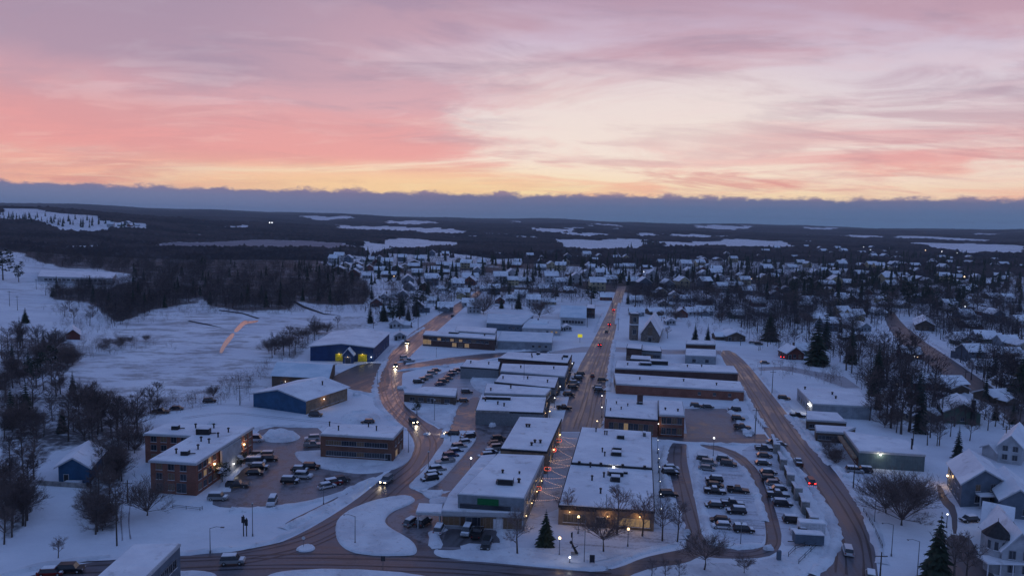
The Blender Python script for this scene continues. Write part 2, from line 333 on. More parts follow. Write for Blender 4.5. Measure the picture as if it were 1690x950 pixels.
# ---------------------------------------------------------------- mesh helpers
class MB:
    def __init__(s): s.v = []; s.f = []; s.mi = []
    def add(s, vs, fs, mi=0):
        b = len(s.v); s.v += [tuple(v) for v in vs]; s.f += [tuple(i+b for i in f) for f in fs]; s.mi += [mi]*len(fs); return s
    def box(s, x0, x1, y0, y1, z0, z1, mi=0, mt=None):
        vs = [Vector(p) for p in ((x0,y0,z0),(x1,y0,z0),(x1,y1,z0),(x0,y1,z0),(x0,y0,z1),(x1,y0,z1),(x1,y1,z1),(x0,y1,z1))]
        if mt is not None: vs = [mt @ v for v in vs]
        return s.add(vs, [(3,2,1,0),(4,5,6,7),(0,1,5,4),(1,2,6,5),(2,3,7,6),(3,0,4,7)], mi)
    def prism(s, pts, z0, z1, mi=0, cap=True, bottom=True):
        n = len(pts); vs = [(p[0],p[1],z0) for p in pts] + [(p[0],p[1],z1) for p in pts]
        fs = [(i,(i+1)%n,n+(i+1)%n,n+i) for i in range(n)]
        if cap: fs.append(tuple(range(n,2*n)))
        if bottom: fs.append(tuple(reversed(range(n))))
        return s.add(vs, fs, mi)
    def cyl(s, p, q, r0, r1, n=6, mi=0, cap=True):
        p = Vector(p); q = Vector(q); d = (q-p)
        if d.length < 1e-6: return s
        d.normalize(); a = d.orthogonal().normalized(); b = d.cross(a)
        vs = [p+(a*math.cos(2*math.pi*i/n)+b*math.sin(2*math.pi*i/n))*r0 for i in range(n)] + [q+(a*math.cos(2*math.pi*i/n)+b*math.sin(2*math.pi*i/n))*r1 for i in range(n)]
        fs = [(i,(i+1)%n,n+(i+1)%n,n+i) for i in range(n)]
        if cap: fs += [tuple(reversed(range(n))), tuple(range(n,2*n))]
        return s.add(vs, fs, mi)
    def ball(s, c, r, n=8, m=5, mi=0, sz=1.0):
        vs = [(c[0],c[1],c[2]+r*sz)]; fs = []
        for j in range(1, m):
            t = math.pi*j/m
            for i in range(n): vs.append((c[0]+r*math.sin(t)*math.cos(2*math.pi*i/n), c[1]+r*math.sin(t)*math.sin(2*math.pi*i/n), c[2]+r*sz*math.cos(t)))
        vs.append((c[0],c[1],c[2]-r*sz)); L = len(vs)-1
        for i in range(n):
            fs.append((0,1+i,1+(i+1)%n)); fs.append((L,1+(m-2)*n+(i+1)%n,1+(m-2)*n+i))
            for j in range(m-2): fs.append((1+j*n+i,1+(j+1)*n+i,1+(j+1)*n+(i+1)%n,1+j*n+(i+1)%n))
        return s.add(vs, fs, mi)
    def mesh(s, name, mats):
        me = bpy.data.meshes.new(name); me.from_pydata(s.v, [], s.f)
        if not isinstance(mats, (list, tuple)): mats = [mats]
        for m in mats: me.materials.append(M[m] if isinstance(m, str) else m)
        if len(mats) > 1: me.polygons.foreach_set('material_index', s.mi)
        me.update(); return me
    def build(s, name, mats, parent=None, loc=None, rz=0, smooth=False):
        me = s.mesh(name, mats)
        if smooth: me.polygons.foreach_set('use_smooth', [True]*len(me.polygons))
        return link(name, me, parent, loc, rz)
def link(name, me, parent=None, loc=None, rz=0):
    o = bpy.data.objects.new(name, me); COL.objects.link(o)
    if parent is not None: o.parent = parent
    if loc is not None: o.location = loc
    if rz: o.rotation_euler = (0, 0, rz)
    return o
def tag(o, label=None, cat=None, group=None, kind=None):
    if label: o['label'] = label
    if cat: o['category'] = cat
    if group: o['group'] = group
    if kind: o['kind'] = kind
    return o
def thing(name, label, cat, loc, rz=0, group=None):
    return tag(link(name, None, None, loc, rz), label, cat, group)
def copy_tree(o, loc=None, rz=None, parent=None):
    c = o.copy(); COL.objects.link(c)
    if parent is not None: c.parent = parent
    if loc is not None: c.location = loc
    if rz is not None: c.rotation_euler = (0, 0, rz)
    for ch in KIDS.get(o.name, []): 
        cc = copy_tree(ch, parent=c)
    return c
KIDS = {}
def freeze(o):
    """remember the parts of a finished thing so that it can be copied"""
    ch = list(o.children); KIDS[o.name] = ch
    for c in ch: freeze(c)
    return o
# names of everyday landmarks in the view, used to say which house or tree is meant
MARKS = [((160,765),'the small blue garage'),((330,740),'the brick apartment building'),((600,735),'the brown two-storey brick block'),((575,575),'the big navy hall'),
 ((500,640),'the gabled blue warehouse'),((500,605),'the pale-roofed warehouse'),((810,790),'the green-sign shop'),((1005,780),'the plaza building with rooftop units'),((1065,690),'the arched-window brick building'),
 ((1120,640),'the long brick store'),((1065,540),'the church'),((1155,578),'the little double shed'),((1375,655),'the white-roofed depot'),((1465,740),'the long grey garage'),
 ((1610,790),'the grey gabled house'),((1645,880),'the turreted white house'),((1590,680),'the brown gabled house'),((760,560),'the low brick office'),((945,515),'the blue-roofed hall'),
 ((125,452),'the long white school'),((1460,810),'the big bare shrub'),((1210,800),'the oval car park'),((410,780),'the slushy apartment car park'),((250,600),'the white meadow'),
 ((745,520),'the angled street'),((1010,510),'the main street'),((1240,660),'the right-hand road'),((1570,590),'the diagonal side road'),((840,525),'the flat white sheds'),
 ((700,690),'the small dark kiosk'),((1300,560),'the snowy yard'),((1470,470),'the eastern woods'),((620,470),'the western houses'),((1160,440),'the northern houses'),((880,430),'the pine stand'),
 ((60,640),'the left-hand woods'),((30,850),'the left-hand thicket'),((180,820),'the tall hedge strip'),((200,500),'the dark riverside wood'),((450,470),'the broad brown wood'),((520,560),'the tree belt by the navy hall'),((60,580),'the left frame edge'),((100,700),'the near left grove'),((190,715),'the meadow edge'),((1420,600),'the scrubby hollow'),((1500,640),'the scrubby hollow'),((1380,490),'the eastern street'),((1560,500),'the top of the diagonal side road'),((1640,600),'the right frame edge'),((720,500),'the western street'),((1190,540),'the church yard'),((900,500),'the hall back lots'),((1620,730),'the end of the back lane'),((1300,480),'the spruce grove'),((1640,450),'the far eastern lights'),((700,450),'the far western roofs'),((1060,450),'the end of the main street')]
LAB = []
def autolabel(o, base, cat, px, py, group):
    """label finished at the end: where it stands, and its order among look-alikes"""
    best = min(MARKS, key=lambda k: math.hypot((k[0][0]-px), (k[0][1]-py)*1.8)); (mx, my), nm = best
    dx, dy = px-mx, (py-my)*1.8
    rel = ('right of' if dx > 0 else 'left of') if abs(dx) > abs(dy) else ('in front of' if dy > 0 else 'behind')
    tag(o, None, cat, group); LAB.append((o, base, rel, nm, px, py))
ORD = 'first second third fourth fifth sixth seventh eighth ninth tenth eleventh twelfth thirteenth fourteenth fifteenth sixteenth seventeenth eighteenth nineteenth twentieth twenty-first twenty-second twenty-third twenty-fourth'.split()
def finish_labels():
    d = {}
    for r in LAB: d.setdefault((r[1], r[2], r[3]), []).append(r)
    used = set()
    for (base, rel, nm), rs in d.items():
        rs.sort(key=lambda r: r[4])
        for i, r in enumerate(rs):
            if len(rs) == 1: s = f'{base} {rel} {nm}'
            elif len(rs) <= 24:
                pos = 'leftmost' if i == 0 else ('rightmost' if i == len(rs)-1 else ORD[i]+' from left')
                s = f'{base} {rel} {nm}, {pos}'
            else: s = f'{base} {rel} {nm}'
            r[0]['label'] = s
            if not (len(rs) > 24): assert s not in used, s
            used.add(s)
# ---------------------------------------------------------------- land
FIELDS = [  # snow-covered fields seen far off, outlined where they lie
 [(0,344),(60,346),(160,357),(178,365),(235,368),(242,380),(180,378),(175,384),(130,384),(75,373),(50,366),(0,362)],
 [(0,416),(50,428),(100,441),(165,446),(262,452),(258,464),(200,466),(160,470),(110,470),(80,480),(70,500),(110,545),(0,545)],
 [(485,356),(580,357),(600,361),(530,364)], [(550,371),(640,374),(700,375),(782,382),(760,387),(680,384),(555,377)],
 [(590,396),(625,404),(650,393),(690,394),(770,400),(735,408),(700,412),(640,412),(620,424),(600,410)], [(630,364),(722,365),(728,370),(640,370)],
 [(905,395),(1064,395),(1070,404),(1062,413),(950,413),(925,406)], [(1068,398),(1250,400),(1290,401),(1282,409),(1100,408)],
 [(880,378),(950,377),(958,382),(885,384)], [(960,368),(1035,372),(1030,375),(975,373)], [(1048,384),(1088,384),(1085,391),(1050,390)], [(1098,386),(1205,389),(1200,393),(1104,391)],
 [(1138,371),(1245,373),(1238,379),(1150,378)], [(1320,374),(1380,376),(1378,380),(1324,379)], [(1393,387),(1458,389),(1455,393),(1400,393)], [(1478,388),(1560,391),(1570,398),(1482,394)],
 [(1498,400),(1600,401),(1695,405),(1695,420),(1600,420),(1545,411)], [(845,365),(865,365),(864,369),(846,369)], [(100,408),(160,405),(155,412),(105,413)], [(50,402),(80,402),(76,407),(52,407)],
 [(1230,398),(1290,400),(1330,409),(1235,406)], [(700,350),(760,352),(755,356),(705,354)], [(1600,384),(1650,386),(1648,389),(1604,388)], [(930,384),(1010,386),(1006,390),(935,389)],
 [(1180,395),(1300,397),(1296,401),(1182,399)], [(1560,392),(1640,396),(1636,399),(1565,396)], [(360,374),(420,372),(416,377),(364,378)]]
_rf = random.Random(21)
for _k in range(46):
    _x, _y, _w, _h = _rf.uniform(0, 1680), _rf.uniform(6, 42), _rf.uniform(12, 75), _rf.uniform(0.5, 1.6); _y0 = 351+0.0185*_x+_y
    FIELDS.append([(_x, _y0), (_x+_w*0.5, _y0-_h*0.7), (_x+_w, _y0), (_x+_w*1.1, _y0+_h), (_x+_w*0.4, _y0+_h*1.3)])
ICE = [(225,410),(290,399),(420,396),(560,399),(606,408),(545,412),(400,411)]
WOODS = [  # dark scrub and leafless woodland near the town
 [(0,555),(60,560),(122,558),(130,600),(85,622),(118,665),(160,688),(238,690),(236,745),(215,750),(160,742),(95,745),(62,785),(45,870),(0,905)],
 [(158,765),(190,735),(216,755),(204,800),(192,880),(150,885),(142,830)],
 [(80,488),(92,478),(130,474),(180,474),(240,456),(300,450),(333,490),(328,500),(250,510),(228,522),(190,534),(150,502),(95,496)],
 [(30,417),(100,420),(200,424),(340,428),(340,452),(240,456),(190,449),(110,442),(50,430)],
 [(295,450),(345,505),(400,512),(480,512),(490,497),(560,505),(600,505),(615,480),(590,452),(560,440),(500,428),(320,428)],
 [(470,590),(485,570),(530,545),(562,520),(600,520),(640,535),(600,545),(520,560),(500,590)],
 [(1330,470),(1690,455),(1690,500),(1480,500),(1400,520),(1350,500)], [(560,425),(860,425),(900,470),(700,470),(600,450)], [(1090,425),(1400,420),(1400,470),(1100,470)],
 [(1385,560),(1450,560),(1560,600),(1560,690),(1440,660),(1400,620)]]
def terrain():
    az = np.concatenate([np.linspace(-math.pi, -0.74, 40)[:-1], np.linspace(-0.74, 0.74, 760), np.linspace(0.74, math.pi, 40)[1:]])
    rr = np.concatenate([[1.0, 40, 80], np.geomspace(120, 10500, 520)])
    A, R = np.meshgrid(az, rr); X = R*np.sin(A); Y = R*np.cos(A); Z = terr(X, Y)
    na, nr = len(az), len(rr)
    rs = np.random.RandomState(3)
    front = (np.abs(A) < 1.2)
    px, py = Pn(X, Y, Z); px = px.reshape(X.shape); py = py.reshape(X.shape)
    jx = px + rs.normal(0, 1.5, X.shape) + np.where(R > 1000, 7*np.sin(X*0.031+Y*0.012)+4*np.sin(Y*0.05-X*0.02), 0); jy = py + rs.normal(0, 0.35, X.shape) + np.where(R > 1000, 0.9*np.sin(X*0.021+Y*0.004)+0.6*np.sin(X*0.057), 2.2*np.sin(X*0.09)*np.sin(Y*0.07))
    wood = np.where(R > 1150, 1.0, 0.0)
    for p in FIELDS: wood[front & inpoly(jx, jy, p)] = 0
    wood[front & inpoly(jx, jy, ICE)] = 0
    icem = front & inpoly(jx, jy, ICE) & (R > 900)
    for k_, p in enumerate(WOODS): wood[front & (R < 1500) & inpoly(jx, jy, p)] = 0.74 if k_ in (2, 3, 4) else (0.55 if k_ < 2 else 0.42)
    # clearings and house plots in the outskirts
    nzz = np.sin(X*0.021+2)*np.sin(Y*0.017) + np.sin(X*0.009-Y*0.012) + 0.8*np.sin(X*0.047+Y*0.031+1) + rs.normal(0, 0.25, X.shape)
    belt = (R > 1150) & (R < 1650) & (A > -0.22); wood[belt & (nzz > 0.55)] = 0.1
    belt = (R > 2200) & (nzz > 1.75); wood[belt] = 0.15
    belt = (R > 700) & (R <= 1150) & (A > -0.2) & (nzz < -0.35); wood[belt] = 0.8
    w0 = wood.copy()
    for _ in range(3):
        wood[1:-1,1:-1] = (w0[1:-1,1:-1]*2+w0[:-2,1:-1]+w0[2:,1:-1]+w0[1:-1,:-2]+w0[1:-1,2:])/6; w0 = wood.copy()
    grass = np.zeros_like(wood)
    for p in ([(90,600),(250,500),(480,500),(560,510),(520,560),(440,640),(340,660),(230,700),(120,650)],):
        grass[front & inpoly(px, py, p)] = 1.0
    grass[(R > 600) & (wood < 0.5)] = 0.6
    grass[(R <= 600) & (wood < 0.5) & (grass < 1)] = 0.12
    verts = np.stack([X.ravel(), Y.ravel(), Z.ravel()], 1)
    def grid_mesh(name, keep_face, verts, attrs, m):
        i, j = np.nonzero(keep_face); a = i*na+j
        q = np.stack([a, a+na, a+na+1, a+1], 1)
        used = np.unique(q); remap = np.full(len(verts), -1); remap[used] = np.arange(len(used)); q = remap[q]
        me = bpy.data.meshes.new(name); me.vertices.add(len(used)); me.vertices.foreach_set('co', verts[used].ravel())
        me.loops.add(q.size); me.loops.foreach_set('vertex_index', q.ravel())
        me.polygons.add(len(q)); me.polygons.foreach_set('loop_start', np.arange(0, q.size, 4)); me.polygons.foreach_set('loop_total', np.full(len(q), 4))
        me.polygons.foreach_set('use_smooth', np.ones(len(q), bool))
        for k, v in attrs.items():
            at = me.attributes.new(k, 'FLOAT', 'POINT'); at.data.foreach_set('value', v.ravel()[used].astype(np.float32))
        me.materials.append(M[m]); me.update(); me.validate(); return link(name, me)
    full = np.ones((nr-1, na-1), bool)
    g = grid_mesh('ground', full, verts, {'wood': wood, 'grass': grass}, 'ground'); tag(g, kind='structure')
    # far woodland: a rough canopy a few metres above the land
    wf = (wood > 0.5) & front & (R > 1190)
    kf = wf[:-1,:-1] | wf[1:,:-1] | wf[:-1,1:] | wf[1:,1:]
    rough = np.abs(rs.normal(0, 1, X.shape))
    Zc = Z + np.where(wf, 3.5 + rough*2.6 + 2.0*np.sin(X*0.013)*np.sin(Y*0.009), -1.5)
    vc = np.stack([X.ravel(), Y.ravel(), Zc.ravel()], 1)
    w = grid_mesh('distant_woodland', kf, vc, {}, 'far_wood')
    tag(w, 'dark leafless and evergreen woodland covering the far hills', 'woodland', kind='stuff')
    # frozen lake: a thin sheet lying in its basin
    w2 = icem; kf = w2[:-1,:-1] & w2[1:,:-1] & w2[:-1,1:] & w2[1:,1:]
    vi = np.stack([X.ravel(), Y.ravel(), (Z+0.5).ravel()], 1)
    l = grid_mesh('field', kf, vi, {}, 'ice'); tag(l, kind='structure')
M['far_wood'] = mat('far_wood', (0.020, 0.018, 0.022), 0.95, 0, col2=(0.055, 0.045, 0.05))
def far_wood_nodes():
    T = NT(M['far_wood'].node_tree); b = T.n['Principled BSDF']; gg = T.node('ShaderNodeNewGeometry')
    n1 = T.noise(gg.outputs['Position'], 0.004, 5, 0.65); n2 = T.noise(gg.outputs['Position'], 0.06, 4, 0.7)
    c = T.mix(T.sstep(n1, 0.4, 0.6), (0.030, 0.026, 0.030), (0.075, 0.058, 0.058))
    c = T.mix(T.m('MULTIPLY', T.sstep(n2, 0.52, 0.70), 0.5), c, (0.15, 0.14, 0.16))
    T.put(b.inputs['Base Color'], c); b.inputs['Specular IOR Level'].default_value = 0.0
far_wood_nodes()
terrain()
def haze():
    m = bpy.data.materials.new('haze'); m.use_nodes = True; T = NT(m.node_tree); T.n.clear()
    o = T.node('ShaderNodeOutputMaterial'); v = T.node('ShaderNodeVolumePrincipled'); T.l.new(v.outputs[0], o.inputs['Volume'])
    v.inputs['Color'].default_value = (0.78, 0.90, 1.0, 1); v.inputs['Density'].default_value = 6.5e-5; v.inputs['Anisotropy'].default_value = 0.0
    M['haze'] = m; b = MB().box(-11000, 11000, -11000, 11000, -25, 175).build('haze', 'haze'); tag(b, 'thin bluish evening haze over the whole valley', 'haze', kind='stuff')
haze()
# ---------------------------------------------------------------- roads, lots, islands
def smooth_poly(pts, it=2):
    for _ in range(it):
        q = []
        for i in range(len(pts)):
            a, b = pts[i], pts[(i+1) % len(pts)]
            q.append((a[0]*0.75+b[0]*0.25, a[1]*0.75+b[1]*0.25)); q.append((a[0]*0.25+b[0]*0.75, a[1]*0.25+b[1]*0.75))
        pts = q
    return pts
def world_poly(pts): return [tuple(G(x, y, 0.0))[:2] for x, y in pts]
def sheet(name, pts, z, m, kind='structure', smooth=0):
    w = world_poly(smooth_poly(pts, smooth) if smooth else pts)
    bm = bmesh.new(); vs = [bm.verts.new((x, y, z)) for x, y in w]; f = bm.faces.new(vs)
    bm.normal_update()
    if f.normal.z < 0: f.normal_flip()
    bmesh.ops.triangulate(bm, faces=[f]); me = bpy.data.meshes.new(name); bm.to_mesh(me); bm.free()
    me.materials.append(M[m]); return tag(link(name, me), kind=kind)
def ribbon_pts(center, widths):
    """road from a centre line and half widths, both in photo pixels"""
    L = [(x-w, y) for (x, y), w in zip(center, widths)]; Rr = [(x+w, y) for (x, y), w in zip(center, widths)]
    return L + Rr[::-1]
def mound(name, pts, h, m='bank_snow', smooth=2, inset=0.8, z0=0.0, rough=0.06):
    """raised snow bed with sloping edge: an island or verge"""
    w = [Vector((*p, 0)) for p in world_poly(smooth_poly(pts, smooth) if smooth else pts)]
    area = sum(w[i].x*w[(i+1)%len(w)].y - w[(i+1)%len(w)].x*w[i].y for i in range(len(w)))
    if area < 0: w.reverse()
    n = len(w); ins = []
    for i in range(n):
        d = (w[(i+1)%n]-w[i-1]); d.normalize(); nn = Vector((-d.y, d.x, 0)); ins.append(w[i]+nn*inset)
    ins2 = [a+(b-a)*0.4 for a, b in zip(w, ins)]
    bm = bmesh.new(); R0 = [bm.verts.new((p.x, p.y, z0)) for p in w]
    Rm = [bm.verts.new((p.x, p.y, h*0.75+random.uniform(-rough, rough))) for p in ins2]
    R1 = [bm.verts.new((p.x, p.y, h+random.uniform(-rough, rough))) for p in ins]
    for i in range(n):
        j = (i+1) % n
        bm.faces.new((R0[i], R0[j], Rm[j], Rm[i])); bm.faces.new((Rm[i], Rm[j], R1[j], R1[i]))
    f = bm.faces.new(R1); bmesh.ops.triangulate(bm, faces=[f])
    me = bpy.data.meshes.new(name); bm.to_mesh(me); bm.free(); me.materials.append(M[m])
    return tag(link(name, me), kind='structure')
def berm(pts, w=1.3, h=0.55, name='snowbank'):
    """ploughed snow heaped along a kerb"""
    ps = [G(x, y, 0.0) for x, y in pts]; mb = MB(); prev = None; fine = []
    for a, b in zip(ps, ps[1:]):
        k = max(1, int((b-a).length/1.7))
        fine += [a+(b-a)*i/k for i in range(k)]
    fine.append(ps[-1]); N = len(fine); vs = []; fs = []
    for i, p in enumerate(fine):
        d = fine[min(i+1, N-1)]-fine[max(i-1, 0)]; d.normalize(); nn = Vector((-d.y, d.x, 0))
        hh = h*random.uniform(0.35, 1.45)*(0.3 if i in (0, N-1) else 1); ww = w*random.uniform(0.6, 1.3)
        for s_, z in ((-1, 0.0), (-0.5, hh*0.8), (0.05, hh), (0.55, hh*0.7), (1, 0.0)):
            q = p + nn*s_*ww; vs.append((q.x, q.y, z))
    for i in range(N-1):
        for k in range(4): fs.append((i*5+k, i*5+k+1, (i+1)*5+k+1, (i+1)*5+k))
    mb.add(vs, fs); o = mb.build(name, 'bank_snow', smooth=True); return tag(o, kind='structure')
# wide junction and lower road
sheet('road', [(-30,975),(60,946),(110,934),(160,926),(215,920),(300,917),(390,908),(455,898),(500,878),(545,852),(582,828),(618,800),(640,780),(655,768),(676,764),
   (700,770),(676,800),(690,812),(720,818),(740,812),(760,800),(800,790),(810,880),(822,900),(732,908),(718,915),(740,923),(850,930),(940,938),(985,944),(1025,935),(1060,920),(1095,912),(1130,905),(1150,895),
   (1165,912),(1130,930),(1080,935),(1035,950),(1000,975)], 0.02, 'road', smooth=1)
sheet('road', [(700,770),(725,745),(735,720),(722,705),(700,695),(678,675),(668,650),(662,628),(668,600),(682,582),(705,560),(740,530),(772,502),(790,488),(800,478),(792,478),(776,488),(752,502),(712,528),
   (668,556),(642,585),(630,612),(622,640),(628,665),(650,690),(672,708),(685,730),(682,748),(660,770),(640,785),(660,800)], 0.024, 'left_road', smooth=1)
sheet('road', [(1019,472),(1034,472),(1024,500),(1018,530),(1012,560),(1006,600),(1000,650),(996,700),(985,712),(920,712),(930,690),(938,660),(945,630),(958,600),(972,575),(985,550),(1000,520),(1013,490)], 0.024, 'main_road')
sheet('road', [(1188,578),(1208,578),(1232,598),(1262,635),(1300,684),(1345,738),(1392,795),(1425,850),(1442,890),(1452,975),(1290,975),(1340,945),(1368,918),(1378,890),(1368,855),(1340,812),(1308,768),(1280,734),(1262,712),(1240,670),(1215,625),(1195,598)], 0.024, 'right_road', smooth=1)
sheet('road', [(1085,712),(1150,716),(1262,716),(1275,732),(1200,731),(1130,728),(1085,724)], 0.028, 'road')
sheet('road', [(650,605),(690,598),(740,590),(800,583),(905,578),(908,582),(830,588),(770,597),(700,606),(655,618)], 0.03, 'road')
sheet('road', [(880,585),(960,572),(1010,572),(1100,577),(1190,578),(1192,584),(1100,584),(1010,580),(965,581)], 0.016, 'lane')
sheet('road', [(1455,512),(1472,510),(1490,535),(1520,560),(1570,592),(1640,640),(1720,695),(1720,722),(1650,678),(1590,640),(1530,600),(1490,570),(1468,545)], 0.024, 'dark_lane', smooth=1)
sheet('road', [(560,615),(600,598),(640,600),(645,640),(625,650),(560,640),(540,628)], 0.028, 'dark_lane', smooth=1)      # forecourt of the navy hall
sheet('road', [(748,676),(775,656),(795,655),(790,690),(800,702),(850,700),(850,712),(800,735),(790,790),(745,800),(700,812),(735,770),(770,730),(790,714),(755,708),(732,722),(715,712),(740,700)], 0.032, 'lot', smooth=1)
sheet('parking_lot', [(775,700),(850,700),(840,720),(820,750),(780,800),(760,808),(700,812),(740,775),(775,735)], 0.036, 'lot')
sheet('parking_lot', [(690,655),(700,625),(745,610),(800,600),(805,640),(790,655),(745,662)], 0.03, 'lane')
sheet('parking_lot', [(415,712),(470,700),(540,705),(530,760),(600,775),(640,770),(628,785),(560,812),(500,828),(430,836),(368,838),(345,830),(372,800),(410,755)], 0.03, 'lot', smooth=1)
sheet('parking_lot', [(640,850),(700,818),(745,812),(770,870),(835,872),(828,905),(716,906),(700,895),(660,880),(640,868)], 0.034, 'lot', smooth=1)
sheet('parking_lot', [(738,874),(838,876),(826,904),(726,902)], 0.05, 'dark_lane')
sheet('parking_lot', [(1130,690),(1130,674),(1200,674),(1222,700),(1235,722),(1135,722)], 0.034, 'lot')
sheet('parking_lot', [(1090,735),(1135,735),(1152,890),(1130,880),(1110,860),(1085,850)], 0.01, 'trod')
sheet('parking_lot', [(1145,742),(1200,742),(1250,790),(1262,850),(1265,885),(1250,905),(1180,905),(1165,880),(1150,800)], 0.012, 'trod', smooth=1)
sheet('parking_lot', [(1225,735),(1275,735),(1330,820),(1350,880),(1330,900),(1285,900),(1265,830),(1225,765)], 0.012, 'trod', smooth=1)
sheet('lane', [(1112,728),(1134,728),(1132,752),(1142,800),(1152,850),(1160,890),(1185,903),(1235,908),(1268,898),(1266,870),(1250,810),(1232,775),(1205,750),(1160,738),(1150,728),(1180,733),(1225,748),(1250,775),
   (1268,812),(1283,850),(1292,892),(1280,915),(1240,922),(1170,920),(1135,912),(1132,890),(1120,840),(1108,790),(1098,755),(1104,740)], 0.03, 'road', smooth=1)
sheet('plaza', [(918,713),(962,713),(940,770),(924,838),(880,856),(868,850),(900,770)], 0.017, 'trodden_plaza')
sheet('square', [(870,852),(922,838),(925,858),(1075,872),(1085,850),(1130,880),(1100,905),(1010,925),(870,925),(740,915),(830,905),(845,878)], 0.008, 'trod', smooth=1)
sheet('driveway', [(1300,680),(1330,690),(1330,720),(1380,750),(1420,770),(1480,778),(1480,795),(1410,790),(1350,740)], 0.012, 'trod', smooth=1)
sheet('driveway', [(1545,800),(1553,800),(1562,820),(1580,838),(1580,880),(1572,880),(1570,845),(1552,828)], 0.02, 'dark_lane', smooth=1)
sheet('driveway', [(1560,880),(1600,885),(1610,905),(1625,930),(1650,960),(1560,965),(1565,920)], 0.02, 'dark_lane', smooth=1)
sheet('path', [(470,862),(520,838),(560,818),(600,800),(618,790),(612,798),(560,828),(510,850),(472,868)], 0.02, 'dark_lane', smooth=1)
sheet('path', [(1395,622),(1420,640),(1395,640),(1340,620),(1290,610),(1240,612),(1245,606),(1300,604)], 0.014, 'lane')
# islands and raised verges
mound('traffic_island', [(560,850),(600,830),(640,820),(674,816),(688,824),(676,833),(648,843),(634,857),(640,868),(662,880),(684,894),(690,910),(680,917),(620,917),(580,912),(557,896),(552,870)], 0.4)
mound('traffic_island', [(672,800),(692,786),(735,722),(758,714),(790,717),(780,735),(745,775),(722,800),(700,807),(680,808)], 0.35)
mound('traffic_island', [(486,908),(494,900),(512,897),(522,903),(516,909),(500,911)], 0.3, inset=0.4)
mound('verge', [(664,668),(670,652),(690,655),(740,664),(765,655),(752,680),(742,706),(728,708),(700,690)], 0.3)
mound('verge', [(716,905),(730,908),(828,908),(850,900),(870,915),(940,930),(990,925),(1040,908),(1100,896),(1128,898),(1060,915),(1010,935),(985,944),(900,936),(745,922),(716,916)], 0.35)
mound('verge', [(430,952),(470,941),(540,938),(620,940),(690,947),(740,960),(700,990),(420,990)], 0.35)
mound('verge', [(235,946),(300,941),(350,942),(362,952),(330,980),(210,980)], 0.35)
mound('verge', [(1040,948),(1085,936),(1140,930),(1200,928),(1260,925),(1300,908),(1318,905),(1330,900),(1345,880),(1372,878),(1372,900),(1345,938),(1290,985),(1030,990)], 0.3)
mound('verge', [(690,806),(700,812),(715,812),(735,806),(726,822),(706,824)], 0.3, inset=0.5)
mound('verge', [(705,822),(740,818),(742,830),(712,835)], 0.3, inset=0.5)
mound('verge', [(1148,745),(1160,739),(1195,746),(1212,758),(1150,756)], 0.25, inset=0.5)
mound('verge', [(480,742),(520,752),(535,764),(600,772),(650,764),(672,745),(676,722),(684,735),(678,760),(650,776),(600,783),(560,778),(500,768)], 0.3, inset=0.5)
mound('snow_heap', [(430,722),(440,712),(470,710),(492,716),(498,722),(480,730),(440,730)], 1.3, inset=2.5, rough=0.3)
mound('snow_heap', [(558,690),(575,680),(610,678),(630,688),(622,698),(580,700)], 1.2, inset=2.5, rough=0.3)
mound('snow_heap', [(770,625),(800,612),(835,625),(828,648),(790,650)], 1.0, inset=2.0, rough=0.3)
mound('snow_heap', [(800,742),(818,738),(816,748),(802,752)], 0.9, inset=0.8)
for pts in ([(246,918),(330,910),(400,903),(450,893),(500,870),(545,842),(580,820),(612,794)], [(466,872),(520,846),(570,820),(620,792)], [(380,842),(440,840),(500,832),(560,816),(618,788)],
            [(1240,600),(1262,625),(1300,672),(1345,728),(1390,782),(1425,835),(1445,880),(1456,930)], [(1216,628),(1240,672),(1262,705)], [(1284,732),(1310,765),(1342,806),(1370,850),(1381,885),(1372,915),(1340,948)],
            [(638,592),(626,615),(618,642),(624,668),(646,692),(668,710)], [(700,540),(660,565),(642,582)], [(1014,560),(1008,600),(1003,645)], [(1022,500),(1017,535)], [(996,515),(982,548)], [(725,515),(760,492)],
            [(1480,575),(1530,608),(1600,655),(1690,710)], [(1500,540),(1560,580),(1640,632),(1690,668)], [(0,950),(60,935),(120,925),(180,917)], [(1152,750),(1150,800),(1162,850),(1176,896),(1215,902),(1258,898)], [(1100,735),(1092,770),(1106,820),(1120,860),(1128,890)], [(1222,768),(1246,808),(1262,860)], [(1290,800),(1330,868),(1345,900)],
            [(1130,672),(1200,672),(1224,700),(1236,720)], [(1090,727),(1140,731),(1200,733),(1262,733)], [(370,812),(372,795),(405,765)], [(430,722),(415,712),(440,702),(530,704)], [(655,612),(700,607),(780,598),(870,586)], [(655,598),(700,593),(780,584),(880,577)],
            [(748,676),(740,700),(733,722)], [(720,905),(716,880),(735,872)], [(828,872),(834,900),(760,903)], [(1300,684),(1330,722),(1372,768)], [(795,655),(800,700)], [(1014,660),(998,700)], [(560,640),(600,648),(625,655)], [(470,590),(560,616)]):
    berm(pts)

